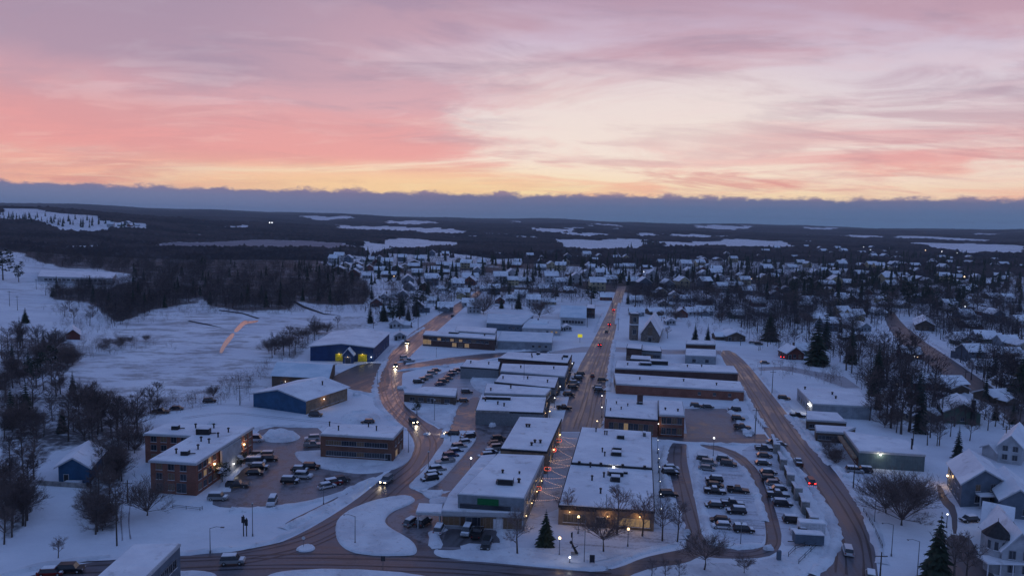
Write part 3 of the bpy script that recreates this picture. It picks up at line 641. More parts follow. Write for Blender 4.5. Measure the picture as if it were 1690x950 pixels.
def tracks(pts, offs, w=0.4, z=0.045, m='track', name='tyre_track'):
    """worn wheel tracks following a road's centre line"""
    ps = [G(x, y, 0.0) for x, y in pts]; fine = []
    for i in range(len(ps)-1):
        p0, p1, p2, p3_ = ps[max(i-1,0)], ps[i], ps[i+1], ps[min(i+2,len(ps)-1)]
        for k in range(8):
            t = k/8; fine.append(0.5*((2*p1)+(p2-p0)*t+(2*p0-5*p1+4*p2-p3_)*t*t+(3*p1-p0-3*p2+p3_)*t**3))
    fine.append(ps[-1]); N = len(fine); mb = MB()
    for o in offs:
        vs = []; ph = random.random()*6
        for i, p in enumerate(fine):
            d = fine[min(i+1,N-1)]-fine[max(i-1,0)]; d.normalize(); n_ = Vector((-d.y, d.x, 0)); wob = 0.18*math.sin(i*0.35+ph)
            for s_ in (-1, 1): q = p+n_*(o+wob+s_*w*(0.5+0.15*math.sin(i*0.9+ph))); vs.append((q.x, q.y, z))
        mb.add(vs, [(2*i, 2*i+1, 2*i+3, 2*i+2)[::-1] for i in range(N-1)])
    return tag(mb.build(name, m), kind='structure')
tracks([(1027,476),(1016,510),(1009,540),(1000,570),(990,600),(978,640),(968,680),(960,708)], (-2.6,-1.1,1.2,2.8), 0.45)
tracks([(1196,582),(1222,608),(1255,655),(1292,712),(1335,770),(1378,832),(1404,885),(1410,950)], (-3.2,-1.6,1.7,3.3), 0.45)
tracks([(780,490),(730,520),(680,562),(650,595),(640,625),(648,662),(680,698),(702,730),(690,765),(650,800),(590,850),(500,895),(380,922)], (-2.9,-1.3,1.4,3.0), 0.4, 0.047)
tracks([(120,940),(300,932),(500,925),(720,932),(900,945),(1010,952)], (-3.0,-1.4,1.5,3.1), 0.45)
tracks([(1464,514),(1505,555),(1570,606),(1640,652),(1700,692)], (-2.2,-0.8,0.9,2.3), 0.4)
tracks([(1120,735),(1118,765),(1130,810),(1142,860),(1155,895),(1190,912),(1240,914),(1272,898),(1270,860),(1256,805),(1240,770),(1210,748),(1170,735)], (-0.9,0.9), 0.35, 0.05)
tracks([(655,612),(720,600),(800,588),(900,580)], (-1.0,0.9), 0.35, 0.05)
for pts in ([(1150,770),(1260,776)], [(1155,815),(1262,822)], [(1160,860),(1266,866)], [(1240,760),(1290,775)], [(1262,800),(1300,806)], [(1270,850),(1320,860)], [(1100,790),(1130,792)], [(1095,830),(1140,834)]): tracks(pts, (-2.2,-0.7,0.8,2.3), 0.22, 0.03, 'snow_track')
for pts in ([(60,700),(150,672),(250,680),(350,668),(440,672)], [(300,690),(380,682),(470,690),(560,700)], [(1395,640),(1300,606),(1230,590)], [(210,890),(205,850),(215,800)]): tracks(pts, (-0.8,0.8), 0.25, 0.03, 'snow_track')

rh = random.Random(5)
for k, (x, y) in enumerate(((350,700),(620,712),(705,716),(1236,716),(1142,672),(1228,690),(664,640),(735,605),(812,702),(1350,742),(1376,762),(1402,786),(1330,705),(480,868),(560,640),(590,652),(745,668),(1215,662),(1020,660),(905,583),(1132,880),(1268,905),(1060,592),(385,842),(452,840),(560,770))):
    w_, h_ = rh.uniform(5, 11)*(y-370)/330, rh.uniform(1.6, 3.2)*(y-370)/330; n = 9
    mound('snow_heap', [(x+w_*math.cos(6.283*i/n)*rh.uniform(.6,1.2), y+h_*math.sin(6.283*i/n)*rh.uniform(.6,1.2)) for i in range(n)], rh.uniform(0.5, 1.1), inset=0.7, smooth=1, rough=0.15)
# ---------------------------------------------------------------- buildings
def ccw(w):
    a = sum(w[i].x*w[(i+1)%len(w)].y - w[(i+1)%len(w)].x*w[i].y for i in range(len(w)))
    return w if a > 0 else w[::-1]
def grow(w, d):
    """offset a counter-clockwise outline outward by d"""
    n = len(w); out = []
    for i in range(n):
        a = (w[i]-w[i-1]).normalized(); b = (w[(i+1)%n]-w[i]).normalized()
        na = Vector((a.y, -a.x, 0)); nb = Vector((b.y, -b.x, 0)); m = (na+nb); m.normalize()
        k = d/max(0.35, m.dot(na)); out.append(w[i]+m*k)
    return out
WCACHE = {}
def window_mesh(w, h, glass='glass', frame='frame', mull=1):
    k = (round(w, 2), round(h, 2), glass, frame, mull)
    if k not in WCACHE:
        mb = MB(); f = 0.07
        mb.box(-w/2, w/2, -0.02, 0.02, 0, h, 1)
        for (a, b, c, d) in ((-w/2-f, w/2+f, -f, 0), (-w/2-f, w/2+f, h, h+f), (-w/2-f, -w/2, 0, h), (w/2, w/2+f, 0, h)): mb.box(a, b, -0.07, 0.02, c, d, 0)
        for i in range(mull): 
            xx = -w/2 + w*(i+1)/(mull+1); mb.box(xx-0.03, xx+0.03, -0.04, -0.02, 0, h, 0)
        mb.box(-w/2-0.15, w/2+0.15, -0.14, 0.02, -f-0.06, -f, 2)
        WCACHE[k] = mb.mesh('window', [frame, glass, 'roof_snow'])
    return WCACHE[k]
def put_on_wall(root, a, b, me, name, t, z, out=0.03):
    """place a mesh on the wall a-b (counter-clockwise outline, outside to the right) at fraction t"""
    d = (b-a); p = a + d*t; ang = math.atan2(d.y, d.x); nn = Vector((d.y, -d.x, 0)).normalized()
    o = link(name, me, root, (p.x+nn.x*out, p.y+nn.y*out, z), ang); return o
def windows(root, a, b, cols, z_rows, w=1.2, h=1.4, lit=0.015, dim=0.2, frame='frame', mull=1, t0=0.08, t1=0.92, skip=(), glass=None):
    for r, z in enumerate(z_rows):
        for c in range(cols):
            if (r, c) in skip: continue
            u = random.random(); g_ = glass or ('lit_glass' if u < lit else ('dim_glass' if u < lit+dim else 'glass'))
            t = t0 + (t1-t0)*((c+0.5)/cols)
            put_on_wall(root, a, b, window_mesh(w, h, g_, frame, mull), 'window', t, z)
def facing(outline, local=True):
    """walls of a counter-clockwise outline whose outside the viewer can see, widest first"""
    pass
def flat_building(name, label, cat, quad, h, wall, roof='roof_snow', parapet=0.35, trim='dark_trim', base=0.0, group=None, snow=0.22, eave=0.12, fascia=True):
    """quad: photo pixels of the roof corners; h the roof height. Returns root and local outline"""
    w = ccw([Vector((*tuple(G(x, y, h))[:2], 0)) for x, y in quad])
    c = sum(w, Vector())/len(w); root = thing(name, label, cat, (c.x, c.y, base), 0, group)
    L = [p-c for p in w]; root['hh'] = h; H = h-base; del root['hh']
    MB().prism(L, 0, H-0.03).build('wall', wall, root)
    g1 = grow(L, eave)
    if fascia:
        MB().prism(g1, H-0.45, H+0.02).build('fascia', trim, root)
    # snow lying on the roof, a little uneven at its rim
    g2 = grow(L, eave-0.25 if parapet else eave+0.05)
    MB().prism(g2, H-0.02, H+snow).build('roof', roof, root)
    return root, L, H
def box_on(root, L, u, v, sx, sy, sz, z, name='vent', m='hvac', cap=True, rz=0.0):
    """roof equipment at fractions u (along front) and v (towards back) of a 4-corner roof"""
    i = 0
    # order corners: front-left, front-right, back-right, back-left as seen
    W = sorted(L, key=lambda p: p.y); fl, fr = sorted(W[:2], key=lambda p: p.x); bl, br = sorted(W[2:], key=lambda p: p.x)
    p = (fl.lerp(fr, u)).lerp(bl.lerp(br, u), v); ang = math.atan2(fr.y-fl.y, fr.x-fl.x)+rz
    mb = MB().box(-sx/2, sx/2, -sy/2, sy/2, 0, sz, 0)
    if sx > 1.0:
        mb.box(-sx/2+0.1, sx/2-0.1, -sy/2-0.04, -sy/2, 0.25, sz-0.2, 1)
        mb.box(-sx*0.62, -sx/2, -sy*0.3, sy*0.3, 0, sz*0.55, 0)
    if cap: mb.box(-sx/2+0.02, sx/2-0.02, -sy/2+0.02, sy/2-0.02, sz, sz+0.12, 2)
    return mb.build(name, [m, 'black_metal', 'roof_snow'], root, (p.x, p.y, z), ang)
def pipe_on(root, L, u, v, z, h=1.0, r=0.18):
    W = sorted(L, key=lambda p: p.y); fl, fr = sorted(W[:2], key=lambda p: p.x); bl, br = sorted(W[2:], key=lambda p: p.x)
    p = (fl.lerp(fr, u)).lerp(bl.lerp(br, u), v)
    return MB().cyl((0,0,0), (0,0,h), r, r, 7).cyl((0,0,h), (0,0,h+0.25), r*1.7, r*1.3, 7).build('vent', 'black_metal', root, (p.x, p.y, z))
def edges(L):
    """front, right, back, left walls of a 4-corner outline as (a, b) pairs, outside to the right of a-b"""
    W = sorted(L, key=lambda p: p.y); fl, fr = sorted(W[:2], key=lambda p: p.x); bl, br = sorted(W[2:], key=lambda p: p.x)
    return (fl, fr), (fr, br), (br, bl), (bl, fl)
def wall_lamp(root, a, b, t, z, m='warm_bulb', power=25, col=(1.0, 0.6, 0.28), name='wall_lamp', r=0.22):
    d = b-a; p = a+d*t; nn = Vector((d.y, -d.x, 0)).normalized(); q = p + nn*0.35
    mb = MB().box(-0.12, 0.12, -0.12, 0.12, 0.1, 0.28, 0, Matrix.Translation((q.x, q.y, z))).cyl((p.x, p.y, z+0.2), (q.x, q.y, z+0.2), 0.05, 0.05, 5, 0)
    mb.ball((q.x, q.y, z-0.05), r, 8, 5, 1)
    o = mb.build(name, ['black_metal', m], root)
    if power:
        ld = bpy.data.lights.new('lamp_light', 'POINT'); ld.energy = power; ld.color = col; ld.shadow_soft_size = 0.4
        lo = bpy.data.objects.new('lamp_light', ld); COL.objects.link(lo); lo.parent = o; qq = p + nn*0.9; lo.location = (qq.x, qq.y, z-0.1)
    return o
def stick(root, a, b, t0, t1, z0, z1, name, m, out=0.06, thick=0.08):
    """flat panel on the outside of wall a-b"""
    d = b-a; L_ = d.length; ang = math.atan2(d.y, d.x); nn = Vector((d.y, -d.x, 0)).normalized(); p = a+nn*out
    return MB().box(L_*t0, L_*t1, -thick, 0.02, z0, z1).build(name, m, root, (p.x, p.y, 0), ang)
def gable_building(name, label, cat, fl, fr, br, he, hr, wall, roof='roof_snow', over=0.6, base=0.0, group=None, trim='trim', flip=False):
    """fl, fr: eave corners of the near gable (or long side when flip) in photo pixels, br: the back right eave corner"""
    A = G(*fl, he); B = G(*fr, he); Cc = G(*br, he)
    A.z = B.z = Cc.z = 0; D = A + (Cc-B)
    return gable_world(name, label, cat, A, B, Cc, D, he-base, hr-base, wall, roof, over, base, group, trim, flip)
def gable_world(name, label, cat, A, B, C_, D, he, hr, wall, roof, over, base=0.0, group=None, trim='trim', flip=False, label_only=True):
    c = (A+B+C_+D)/4; root = thing(name, label, cat, (c.x, c.y, base), 0, group)
    A, B, C_, D = [Vector((p.x-c.x, p.y-c.y, 0)) for p in (A, B, C_, D)]
    gable_shell(root, A, B, C_, D, he, hr, wall, roof, over, trim, flip)
    return root, [A, B, C_, D], he
def gable_shell(root, A, B, C_, D, he, hr, wall, roof, over, trim='trim', flip=False):
    if flip: P_, Q_, R_, S_ = B, C_, D, A       # ridge runs left-right
    else: P_, Q_, R_, S_ = A, B, C_, D          # ridge runs front-back; gables on P-Q and R-S
    m1 = (P_+Q_)/2; m2 = (R_+S_)/2; z = Vector((0,0,1)); sg = -1 if (Q_-P_).cross(R_-Q_).z < 0 else 1
    vs = [P_, Q_, R_, S_, P_+z*he, Q_+z*he, R_+z*he, S_+z*he, m1+z*hr, m2+z*hr]
    fs = [(0,1,5,8,4), (1,2,6,5), (2,3,7,9,6), (3,0,4,7)]
    MB().add(vs, fs).build('wall', wall, root)
    ax = (m2-m1).normalized(); sd_ = (Q_-P_).normalized(); run = (Q_-P_).length/2; slope = (hr-he)/run
    t = 0.22
    mb = MB()
    for s_, e1, e2 in ((1, Q_, R_), (-1, P_, S_)):
        a0 = m1 - ax*over + z*(hr+0.03); a1 = m2 + ax*over + z*(hr+0.03)
        b0 = e1 - ax*over + sd_*s_*over + z*(he - slope*over+0.03); b1 = e2 + ax*over + sd_*s_*over + z*(he - slope*over+0.03)
        vs = [a0, a1, b1, b0] + [p+z*t for p in (a0, a1, b1, b0)]
        mb.add([Vector(v) for v in vs], [(3,2,1,0),(4,5,6,7),(1,0,4,5),(2,1,5,6)[::1],(3,2,6,7),(0,3,7,4)], 0)
    mb.build('roof', roof, root)
    # boards along the gable edge
    tb = MB()
    for mm, k in ((m1 - ax*(over+0.03), 0), (m2 + ax*(over+0.03), 1)):
        for s_, e in ((1, (Q_, R_)[k]), (-1, (P_, S_)[k])):
            a0 = mm + z*(hr-0.0); ee = e - ax*(over+0.03) if k == 0 else e + ax*(over+0.03)
            b0 = ee + sd_*s_*over + z*(he-slope*over)
            q = ax*(0.02 if k == 0 else -0.02)
            tb.add([a0-q, b0-q, b0-z*0.28-q, a0-z*0.28-q, a0+q, b0+q, b0-z*0.28+q, a0-z*0.28+q], [(0,1,2,3),(7,6,5,4),(0,4,5,1),(1,5,6,2),(2,6,7,3),(3,7,4,0)])
    tb.build('gable_trim', trim, root)
    return root
def door(root, a, b, t, w=1.1, h=2.2, m='dark_trim', name='door'):
    k = ('d', w, h, m)
    if k not in WCACHE: WCACHE[k] = MB().box(-w/2, w/2, -0.05, 0.02, 0, h, 0).box(-w/2-0.12, -w/2, -0.08, 0.02, 0, h+0.12, 1).box(w/2, w/2+0.12, -0.08, 0.02, 0, h+0.12, 1).box(-w/2, w/2, -0.08, 0.02, h, h+0.12, 1).mesh('door', [m, 'trim'])
    return put_on_wall(root, a, b, WCACHE[k], name, t, 0.02)
# --- bottom left: long building with a pale roof, mostly outside the frame
r, L, H = flat_building('commercial_building', 'pale flat-roofed building with blue-grey windowed side wall, cut off at bottom left', 'building', [(221,898),(297,897),(192,1000),(92,1012)], 8, 'slate_siding', trim='trim')
f, ri, ba, le = edges(L); windows(r, *ri, 12, (1.2, 4.4), 1.6, 1.6, 0, 0.1)
# --- brick apartment building (L shape)
w6 = [(239,715),(277,699),(417,705),(323,764),(248,759),(318,719)]
r, L, H = flat_building('apartment_building', 'three-storey red brick apartment block with L-shaped snowy roof and glowing wall lamps', 'apartments', w6, 8.1, 'red_brick', trim='trim', eave=0.35)
cc = Vector(r.location)
pt = lambda x, y, h=8.1: Vector((*tuple(G(x, y, h))[:2], 0)) - Vector((cc.x, cc.y, 0))
c1, c2, c3, c4, c5, c6 = [pt(*p) for p in w6]
windows(r, c5, c4, 3, (1.0, 3.6, 6.0), 1.5, 1.5, 0.0, 0.15, skip=((0,2),), t0=0.06, t1=0.86); windows(r, c5, c4, 1, (0.6,), 2.4, 2.2, 0, 0.6, t0=0.5, t1=0.86)
windows(r, c4, c3, 4, (1.0, 3.6, 6.0), 1.4, 1.5, 0.08, 0.2, t0=0.02, t1=0.33); windows(r, c4, c3, 3, (1.0, 3.6, 6.0), 1.3, 1.5, 0.05, 0.2, t0=0.72, t1=0.98)
windows(r, c1, c6, 4, (1.0, 3.6, 6.0), 1.5, 1.5, 0.12, 0.25)
stick(r, c4, c3, 0.36, 0.70, 0.0, 7.7, 'entrance_bay', 'white_siding', 0.5, 0.5)
windows(r, c4+(Vector(((c3-c4).y, -(c3-c4).x, 0)).normalized()*0.52), c3+(Vector(((c3-c4).y, -(c3-c4).x, 0)).normalized()*0.52), 4, (1.2, 3.7, 6.0), 1.1, 1.4, 0.15, 0.3, t0=0.37, t1=0.69)
wall_lamp(r, c4, c3, 0.27, 5.2, power=130, r=0.3); wall_lamp(r, c4, c3, 0.80, 5.2, power=130, r=0.3)
n43 = Vector(((c3-c4).y, -(c3-c4).x, 0)).normalized(); wall_lamp(r, c4+n43*0.8, c3+n43*0.8, 0.55, 2.4, 'cool_bulb', 40, (1, 0.9, 0.75), r=0.2)
for (x, y), big in (((290,708),1),((336,716),2),((323,706),0),((353,706),0),((377,713),0),((332,728),0),((345,731),0),((327,741),0),((291,748),0),((306,750),1),((360,721),0)):
    p = pt(x, y, 8.3)
    if big: MB().box(-big*0.9, big*0.9, -0.8, 0.8, 0, 0.6+big*0.5, 0).box(-big*0.8, big*0.8, -0.7, 0.7, 0.62+big*0.5, 0.75+big*0.5, 1).cyl((big*0.9,0,0.4), (big*0.9+1.5,0.3,0.4), 0.15, 0.15, 6, 0).build('vent', ['black_metal', 'roof_snow'], r, (p.x, p.y, H+0.15))
    else: MB().cyl((0,0,0), (0,0,1.1), 0.2, 0.2, 7).cyl((0,0,1.1), (0,0,1.4), 0.42, 0.3, 7).build('vent', 'black_metal', r, (p.x, p.y, H+0.15))
# --- brown two-storey brick block
r, L, H = flat_building('office_building', 'two-storey brown brick block with flat snowy roof beside the curved street', 'building', [(529,716),(649,723),(666,704),(545,699)], 6.8, 'brown_brick', trim='trim')
f, ri, ba, le = edges(L); windows(r, *f, 8, (0.9, 3.9), 2.2, 1.3, 0.0, 0.35, mull=2); windows(r, *ri, 3, (3.9,), 1.6, 1.3, 0, 0.2); windows(r, *ri, 2, (0.8,), 2.2, 1.8, 0.9, 0.1)
door(r, *f, 0.93, 1.6); 
for u, v in ((0.03,0.7),(0.2,0.35),(0.55,0.8),(0.7,0.5)): pipe_on(r, L, u, v, H+0.1, 1.3)
# --- green-sign shop complex: rear hall, tall block, low frontage, canopy
r, L, H = flat_building('store_building', 'flat-roofed hall behind the green-sign shop, on the left of the strung-up lights', 'shop building', [(826,740),(903,745),(927,691),(857,688)], 6.2, 'tan_wall')
f, ri, ba, le = edges(L); windows(r, *ri, 9, (0.7,), 2.6, 2.2, 0.22, 0.4); windows(r, *ri, 6, (3.8,), 1.2, 1.3, 0.1, 0.2)
for u, v in ((0.3,0.66),(0.36,0.66),(0.62,0.12),(0.66,0.2),(0.78,0.2)): pipe_on(r, L, u, v, H+0.1, 0.8, 0.3)
wall_lamp(r, *ri, 0.35, 3.2, power=60); wall_lamp(r, *ri, 0.8, 3.2, power=60)
r, L, H = flat_building('store_building', 'white-fronted shop with a green sign and stepped snowy roof at the end of the plaza', 'shop', [(756,815),(865,822),(898,752),(821,749)], 7.4, 'grey_siding', trim='trim')
fs_, ri, ba, le = edges(L); root_shop = r
stick(r, *fs_, 0.0, 1.0, 5.6, 7.35, 'sign_band', 'grey_siding', 0.10, 0.10); stick(r, *fs_, 0.30, 0.62, 5.5, 6.9, 'sign', 'green_sign', 0.28, 0.16)
stick(r, *fs_, 0.03, 0.80, 3.9, 5.3, 'window_strip', 'glass', 0.06, 0.06)
windows(r, *ri, 10, (0.7,), 3.0, 2.3, 0.3, 0.4); windows(r, *ri, 8, (4.5,), 1.3, 1.4, 0.1, 0.25)
box_on(r, L, 0.60, 0.26, 3.6, 2.4, 1.5, H+0.15); pipe_on(r, L, 0.8, 0.3, H+0.1, 0.9, 0.3); pipe_on(r, L, 0.42, 0.5, H+0.1, 0.7, 0.25); pipe_on(r, L, 0.72, 0.5, H+0.1, 0.5)
for t in (0.05, 0.3, 0.55, 0.8): wall_lamp(r, *ri, t, 3.0, power=40, r=0.13)
# low frontage wraps the tall block: parts of the same shop
cs = Vector(r.location)
def px_local(x, y, h): 
    v = G(x, y, h); return Vector((v.x-cs.x, v.y-cs.y, 0))
A1, B1, C1, D1, E1 = px_local(730,842,4.1), px_local(864,846,4.1), fs_[1]+Vector((0,-0.1,0)), fs_[0]+Vector((0,-0.1,0)), px_local(742,815,4.1)
F1 = px_local(795,752,4.1); G1 = px_local(818,750,4.1)
low = ccw([A1, B1, C1, D1, G1, F1, E1])
MB().prism(low, 0, 4.0).build('low_frontage', 'white_siding', r); MB().prism(grow(low, 0.3), 3.2, 4.05).build('fascia', 'trim', r); MB().prism(grow(low, 0.1), 4.05, 4.3).build('low_roof', 'roof_snow', r)
windows(r, A1, B1, 1, (0.9,), 5.0, 1.9, 0, 0, t0=0.02, t1=0.27, mull=3, glass='dim_glass'); windows(r, A1, B1, 1, (0.9,), 5.0, 1.9, 0, 0, t0=0.24, t1=0.49, mull=3, glass='glass')
windows(r, A1, B1, 1, (0.4,), 3.4, 2.5, 0, 0, t0=0.5, t1=0.64, mull=2, glass='dim_glass'); windows(r, A1, B1, 1, (0.4,), 4.8, 2.5, 0, 0, t0=0.76, t1=0.99, mull=3, glass='dim_glass'); door(r, A1, B1, 0.69, 2.0, 2.5, 'white_wall')
# canopy over the pumps
cp = ccw([Vector((*tuple(G(x, y, 3.8))[:2], 0)) for x, y in ((686,845),(729,847),(731,833),(691,831))]); cpc = sum(cp, Vector())/4
r = thing('canopy', 'small snow-topped drive-up canopy on posts left of the green-sign shop', 'canopy', (cpc.x, cpc.y, 0))
cp = [p-cpc for p in cp]; MB().prism(cp, 3.3, 3.8).build('deck', 'trim', r); MB().prism(grow(cp, -0.1), 3.8, 4.1).build('roof', 'roof_snow', r)
for p in grow(cp, -0.5): MB().cyl((p.x,p.y,0), (p.x,p.y,3.3), 0.14, 0.14, 8).build('post', 'trim', r)
# --- plaza building (two blocks)
r, L, H = flat_building('plaza_building', 'rear block with flat white roof and a few rooftop units right of the strung-up lights', 'building', [(943,763),(1076,772),(1075,713),(960,705)], 5.2, 'tan_wall')
f, ri, ba, le = edges(L); windows(r, *le, 9, (0.7,), 2.6, 2.2, 0.3, 0.4)
for u, v, s in ((0.58,0.72,2.0),(0.55,0.36,2.4),(0.55,0.24,2.6),(0.9,0.85,0.8)): box_on(r, L, u, v, s, 1.8, 1.2, H+0.15)
for u, v in ((0.22,0.87),(0.35,0.8),(0.38,0.8),(0.36,0.3),(0.4,0.2)): pipe_on(r, L, u, v, H+0.1, 1.1)
for i in range(4): box_on(r, L, 0.1+0.27*i, -0.005, 0.7, 0.5, 0.8, H-0.2, 'parapet_block', 'black_metal', False)
wall_lamp(r, *f, 0.53, 5.0, 'cool_bulb', 60, (1, 0.95, 0.85), r=0.3)
r, L, H = flat_building('plaza_building', 'front block with flat white roof and tan lit front facing the square', 'building', [(922,833),(1080,844),(1077,774.5),(941,767)], 4.5, 'tan_wall')
f, ri, ba, le = edges(L); windows(r, *f, 2, (0.8,), 2.6, 1.8, 0, 1, t0=0.06, t1=0.28, mull=2); windows(r, *f, 3, (0.8,), 3.0, 1.8, 0.0, 1, t0=0.62, t1=0.94, mull=2, glass='lit_glass'); door(r, *f, 0.45, 2.2, 2.4, 'glass'); windows(r, *le, 10, (0.7,), 3.0, 2.2, 0.4, 0.4)
wall_lamp(r, *f, 0.52, 2.9, power=90, r=0.14); wall_lamp(r, *f, 0.12, 3.3, power=40, r=0.1); wall_lamp(r, *f, 0.85, 3.3, power=60, r=0.1)
stick(r, *f, 0.02, 0.40, 3.6, 4.45, 'fascia_board', 'dark_trim', 0.16, 0.1)
box_on(r, L, 0.57, 0.78, 3.6, 2.6, 1.2, H+0.15); box_on(r, L, 0.57, 0.62, 2.2, 1.8, 1.4, H+0.15); box_on(r, L, 0.68, 0.83, 1.0, 0.9, 0.6, H+0.15, 'hatch', 'black_metal')
for u, v in ((0.25,0.95),(0.43,0.7),(0.42,0.3),(0.3,0.6)): pipe_on(r, L, u, v, H+0.1, 1.2, 0.22)
MB().cyl((0,0,0), (0,0,3.4), 0.07, 0.05, 6).build('mast', 'black_metal', r, (L[0].lerp(L[1], 0.5).x, sorted(L, key=lambda p:p.y)[0].y+1.2, H))
# --- arched-window brick building and its taller neighbour
r, L, H = flat_building('brick_building', 'dark brick building with tall pale windows and a chimney right of the main street', 'building', [(998,687),(1086,693),(1086,661),(1001,658)], 5.6, 'red_brick')
f, ri, ba, le = edges(L); windows(r, *f, 9, (0.9,), 1.3, 3.0, 0.1, 0.5, mull=1); windows(r, *le, 5, (0.7,), 2.4, 2.4, 0.4, 0.3)
MB().box(-0.9,0.9,-0.7,0.7,0,3.2).box(-1.0,1.0,-0.8,0.8,3.2,3.5).build('chimney', 'dark_brick', r, (box_on(r, L, 0.65, 0.75, 1.9, 1.6, 0.9, H+0.1).location))
for u, v in ((0.1,0.3),(0.3,0.4),(0.42,0.6),(0.2,0.7)): pipe_on(r, L, u, v, H+0.1, 0.8)
r, L, H = flat_building('brick_building', 'taller square brick block with two window rows at the end of the arched-window building', 'building', [(1088,684),(1130,686),(1126,662.5),(1087,660)], 7.0, 'red_brick', trim='trim')
f, ri, ba, le = edges(L); windows(r, *f, 4, (0.8, 4.2), 1.3, 2.0, 0.1, 0.4); windows(r, *ri, 3, (4.2,), 1.2, 1.6, 0, 0.3); pipe_on(r, L, 0.25, 0.3, H+0.1, 0.7, 0.25); pipe_on(r, L, 0.75, 0.25, H+0.1, 0.7, 0.25)
wall_lamp(r, f[0], f[1], -0.02, 4.2, 'cool_bulb', 30, (1,0.85,0.6), r=0.16)
# --- long brick stores
r, L, H = flat_building('long_store', 'very long low brick store with white roof, nearer of the two beside the main street', 'shop building', [(1017,633),(1228,645),(1222,630),(1013,616)], 4.0, 'red_brick', trim='trim')
f, ri, ba, le = edges(L); windows(r, *le, 4, (0.6,), 2.6, 2.2, 0.3, 0.4); windows(r, *f, 3, (1.6,), 1.0, 1.0, 0, 0.2, t0=0.6, t1=0.95)
for u, v in ((0.2,0.5),(0.55,0.6),(0.8,0.4)): pipe_on(r, L, u, v, H+0.1, 0.9, 0.25)
r, L, H = flat_building('long_store', 'very long low store with dark wall, farther of the two beside the main street', 'shop building', [(1015,607),(1218,615),(1211,604),(1018,595)], 4.6, 'dark_brick', trim='trim')
f, ri, ba, le = edges(L); box_on(r, L, 0.25, 0.5, 5, 3, 1.4, H+0.1, 'penthouse', 'grey_wall'); box_on(r, L, 0.36, 0.7, 8, 4, 2.0, H+0.1, 'penthouse', 'grey_wall'); windows(r, *le, 3, (0.6,), 2.6, 2.2, 0.3, 0.4)
for u, v in ((0.1,0.4),(0.6,0.5),(0.72,0.6)): pipe_on(r, L, u, v, H+0.1, 0.9, 0.25)
for i, (q, h, m_, lb) in enumerate((([(1034,574),(1059,576),(1060,568),(1036,567)], 6.5, 'dark_brick', 'narrow dark brick shop just before the church corner'), ([(1059,578),(1092,580),(1090,572),(1060,570)], 4.5, 'grey_wall', 'low shop with snowy stepped roof beside the dark corner shop'),
      ([(1040,592),(1075,594),(1074,588),(1042,586)], 5.0, 'slate_siding', 'small slate-coloured shop behind the far long store'))):
    r, L, H = flat_building('shop_building', lb, 'shop', q, h, m_, eave=0.1); f, ri, ba, le = edges(L); windows(r, *f, 5, (1.0,), 1.6, 1.6, 0, 0.3)
r, L, H = flat_building('small_shed', 'low shed with white roof front of the little double shed near the right-hand road', 'shed', [(1131,586),(1182,588),(1182,577),(1132,575)], 4.2, 'ribbed_metal', trim='trim')
f, ri, ba, le = edges(L); windows(r, *f, 2, (0.8,), 1.6, 1.6, 0, 0)
r, L, H = flat_building('small_shed', 'dark-fronted flat shed rear of the little double shed near the right-hand road', 'shed', [(1132,567),(1181,568.5),(1179,562.5),(1134,561)], 5.4, 'dark_brick', trim='trim'); f, ri, ba, le = edges(L); windows(r, *f, 8, (1.6,), 1.2, 1.6, 0, 0)
# --- row of flat shops left of the main street
rows = [([(785,677),(897,681),(902,656),(793,653)], 4.8, 'grey_wall', 'roof_snow', 'nearest flat-roofed shop of the left row, blank grey side wall and bluish roof'),
        ([(799,648),(900,652),(910,641),(803,633)], 5.4, 'concrete', 'roof_snow', 'second shop of the left row, low parapet and pipes, just behind the blank grey one'),
        ([(816,630),(916,640),(922,623),(827,617.5)], 5.8, 'grey_wall', 'roof_snow', 'third shop of the left row with a mast on its snowy roof'),
        ([(826,612),(932,621),(938,604),(829,600)], 6.0, 'slate_siding', 'roof_snow', 'fourth shop of the left row, long even white roof'),
        ([(822,591),(937,599),(944,585),(838,581)], 6.6, 'dark_brick', 'roof_snow', 'farthest shop of the left row, long snowy roof with dark hatches'),
        ([(760,605),(823,609),(826,597),(770,593.5)], 5.0, 'grey_wall', 'roof_snow', 'wide low back building behind the left row of shops, above the snow heap')]
